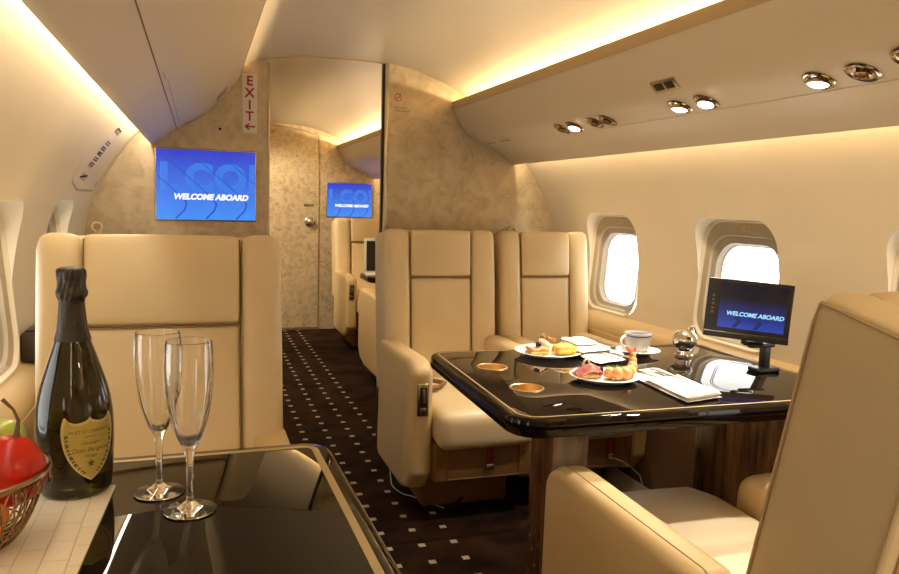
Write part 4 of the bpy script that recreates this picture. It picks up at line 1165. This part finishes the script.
for side in (1, -1):
    strip_mesh('warm wash light strip tucked behind the lower lip of the %s bin' % ('right' if side > 0 else 'left'), .853 if side > 0 else .850, 1.462 if side > 0 else 1.468, side, YM0, YM1)
    area('wash_light', (XC+side*.862, (YM0+YM1)/2, 1.452), (0, math.radians(-12 if side > 0 else 12), 0), .014, YM1-YM0, 12.5 if side > 0 else 8.5, (1, .81, .54) if side > 0 else (1, .85, .64))
area('wash_light', (XC+.862, (YP+Y1)/2, 1.452), (0, math.radians(-12), 0), .014, Y1-YP-.2, 7, (1, .77, .46))
for i, m_ in enumerate(spots):
    l = bpy.data.lights.new('reading_spot', 'SPOT'); l.energy = 34; l.color = (1, .86, .66); l.spot_size = math.radians(75); l.spot_blend = .7; l.shadow_soft_size = .02
    o = bpy.data.objects.new('reading_spot', l); COL.objects.link(o)
    o.matrix_world = m_ @ Matrix.Translation((0, 0, .03)) @ Matrix.Rotation(PI, 4, 'X')
# entry downlight on the far wall; the other three are unseen fill, added
def downlight(label, x, y, z, energy, size=100, col=(1, .80, .54)):
    t = thing('unseen_downlight', label, 'ceiling light', (x, y, z))
    b = bmesh.new(); lathe(b, [(.030, 0), (.042, 0), (.042, -.004), (.030, -.004)], seg=28, cap=False); obj('bezel', b, 'steel', t)
    b = bmesh.new(); lathe(b, [(0, -.001), (.03, -.001)], seg=28, cap=False); obj('bulb', b, 'lens', t)
    l = bpy.data.lights.new('downlight', 'SPOT'); l.energy = energy; l.color = col; l.spot_size = math.radians(size); l.spot_blend = .6; l.shadow_soft_size = .03
    o = bpy.data.objects.new('downlight', l); COL.objects.link(o); o.location = (x, y, z-.01)
    return o
dl = downlight('ceiling downlight in the entry beyond the left partition', 0.15, 5.95, 1.744, 95, 78)
dl.rotation_euler = (Vector((.78, 6.9, .72))-dl.location).to_track_quat('-Z', 'Y').to_euler()
downlight('added unseen fill lamp over the aisle beyond the partition', 0.28, 5.1, 1.792, 70, 130)
downlight('added unseen fill lamp over the aisle behind the viewer', 0.95, -.45, 1.808, 80, 140)
downlight('added unseen fill lamp at the back of the cabin behind the viewer', 0.25, -1.0, 1.785, 60, 140)

w = bpy.data.worlds.new('World'); sc.world = w; w.use_nodes = True
bg = w.node_tree.nodes['Background']; bg.inputs['Color'].default_value = (1, .97, .92, 1); bg.inputs['Strength'].default_value = 4.5

# ------------------------------------------------------------------ camera
cam = bpy.data.cameras.new('Camera'); cam.sensor_width = 36; cam.lens = 36*760/899; cam.clip_start = .02
co = bpy.data.objects.new('Camera', cam); COL.objects.link(co)
RX = (.94997895, .00756384, .31222234); RY = (-.31107807, .11176458, .94378976); RZ = (.02775672, .99370593, -.10852694)
r_ = Vector((RX[0], RY[0], RZ[0])); u_ = Vector((RX[1], RY[1], RZ[1])); f_ = Vector((RX[2], RY[2], RZ[2]))
co.matrix_world = Matrix(((r_.x, u_.x, -f_.x, 0), (r_.y, u_.y, -f_.y, 0), (r_.z, u_.z, -f_.z, H), (0, 0, 0, 1)))
sc.camera = co
sc.view_settings.view_transform = 'Standard'; sc.view_settings.look = 'None'; sc.view_settings.gamma = 1; sc.view_settings.use_curve_mapping = False
sc.view_settings.exposure = 0.08
sc.cycles.max_bounces = 10; sc.cycles.transparent_max_bounces = 12
sc.cycles.sample_clamp_indirect = 4; sc.cycles.caustics_reflective = False; sc.cycles.caustics_refractive = False
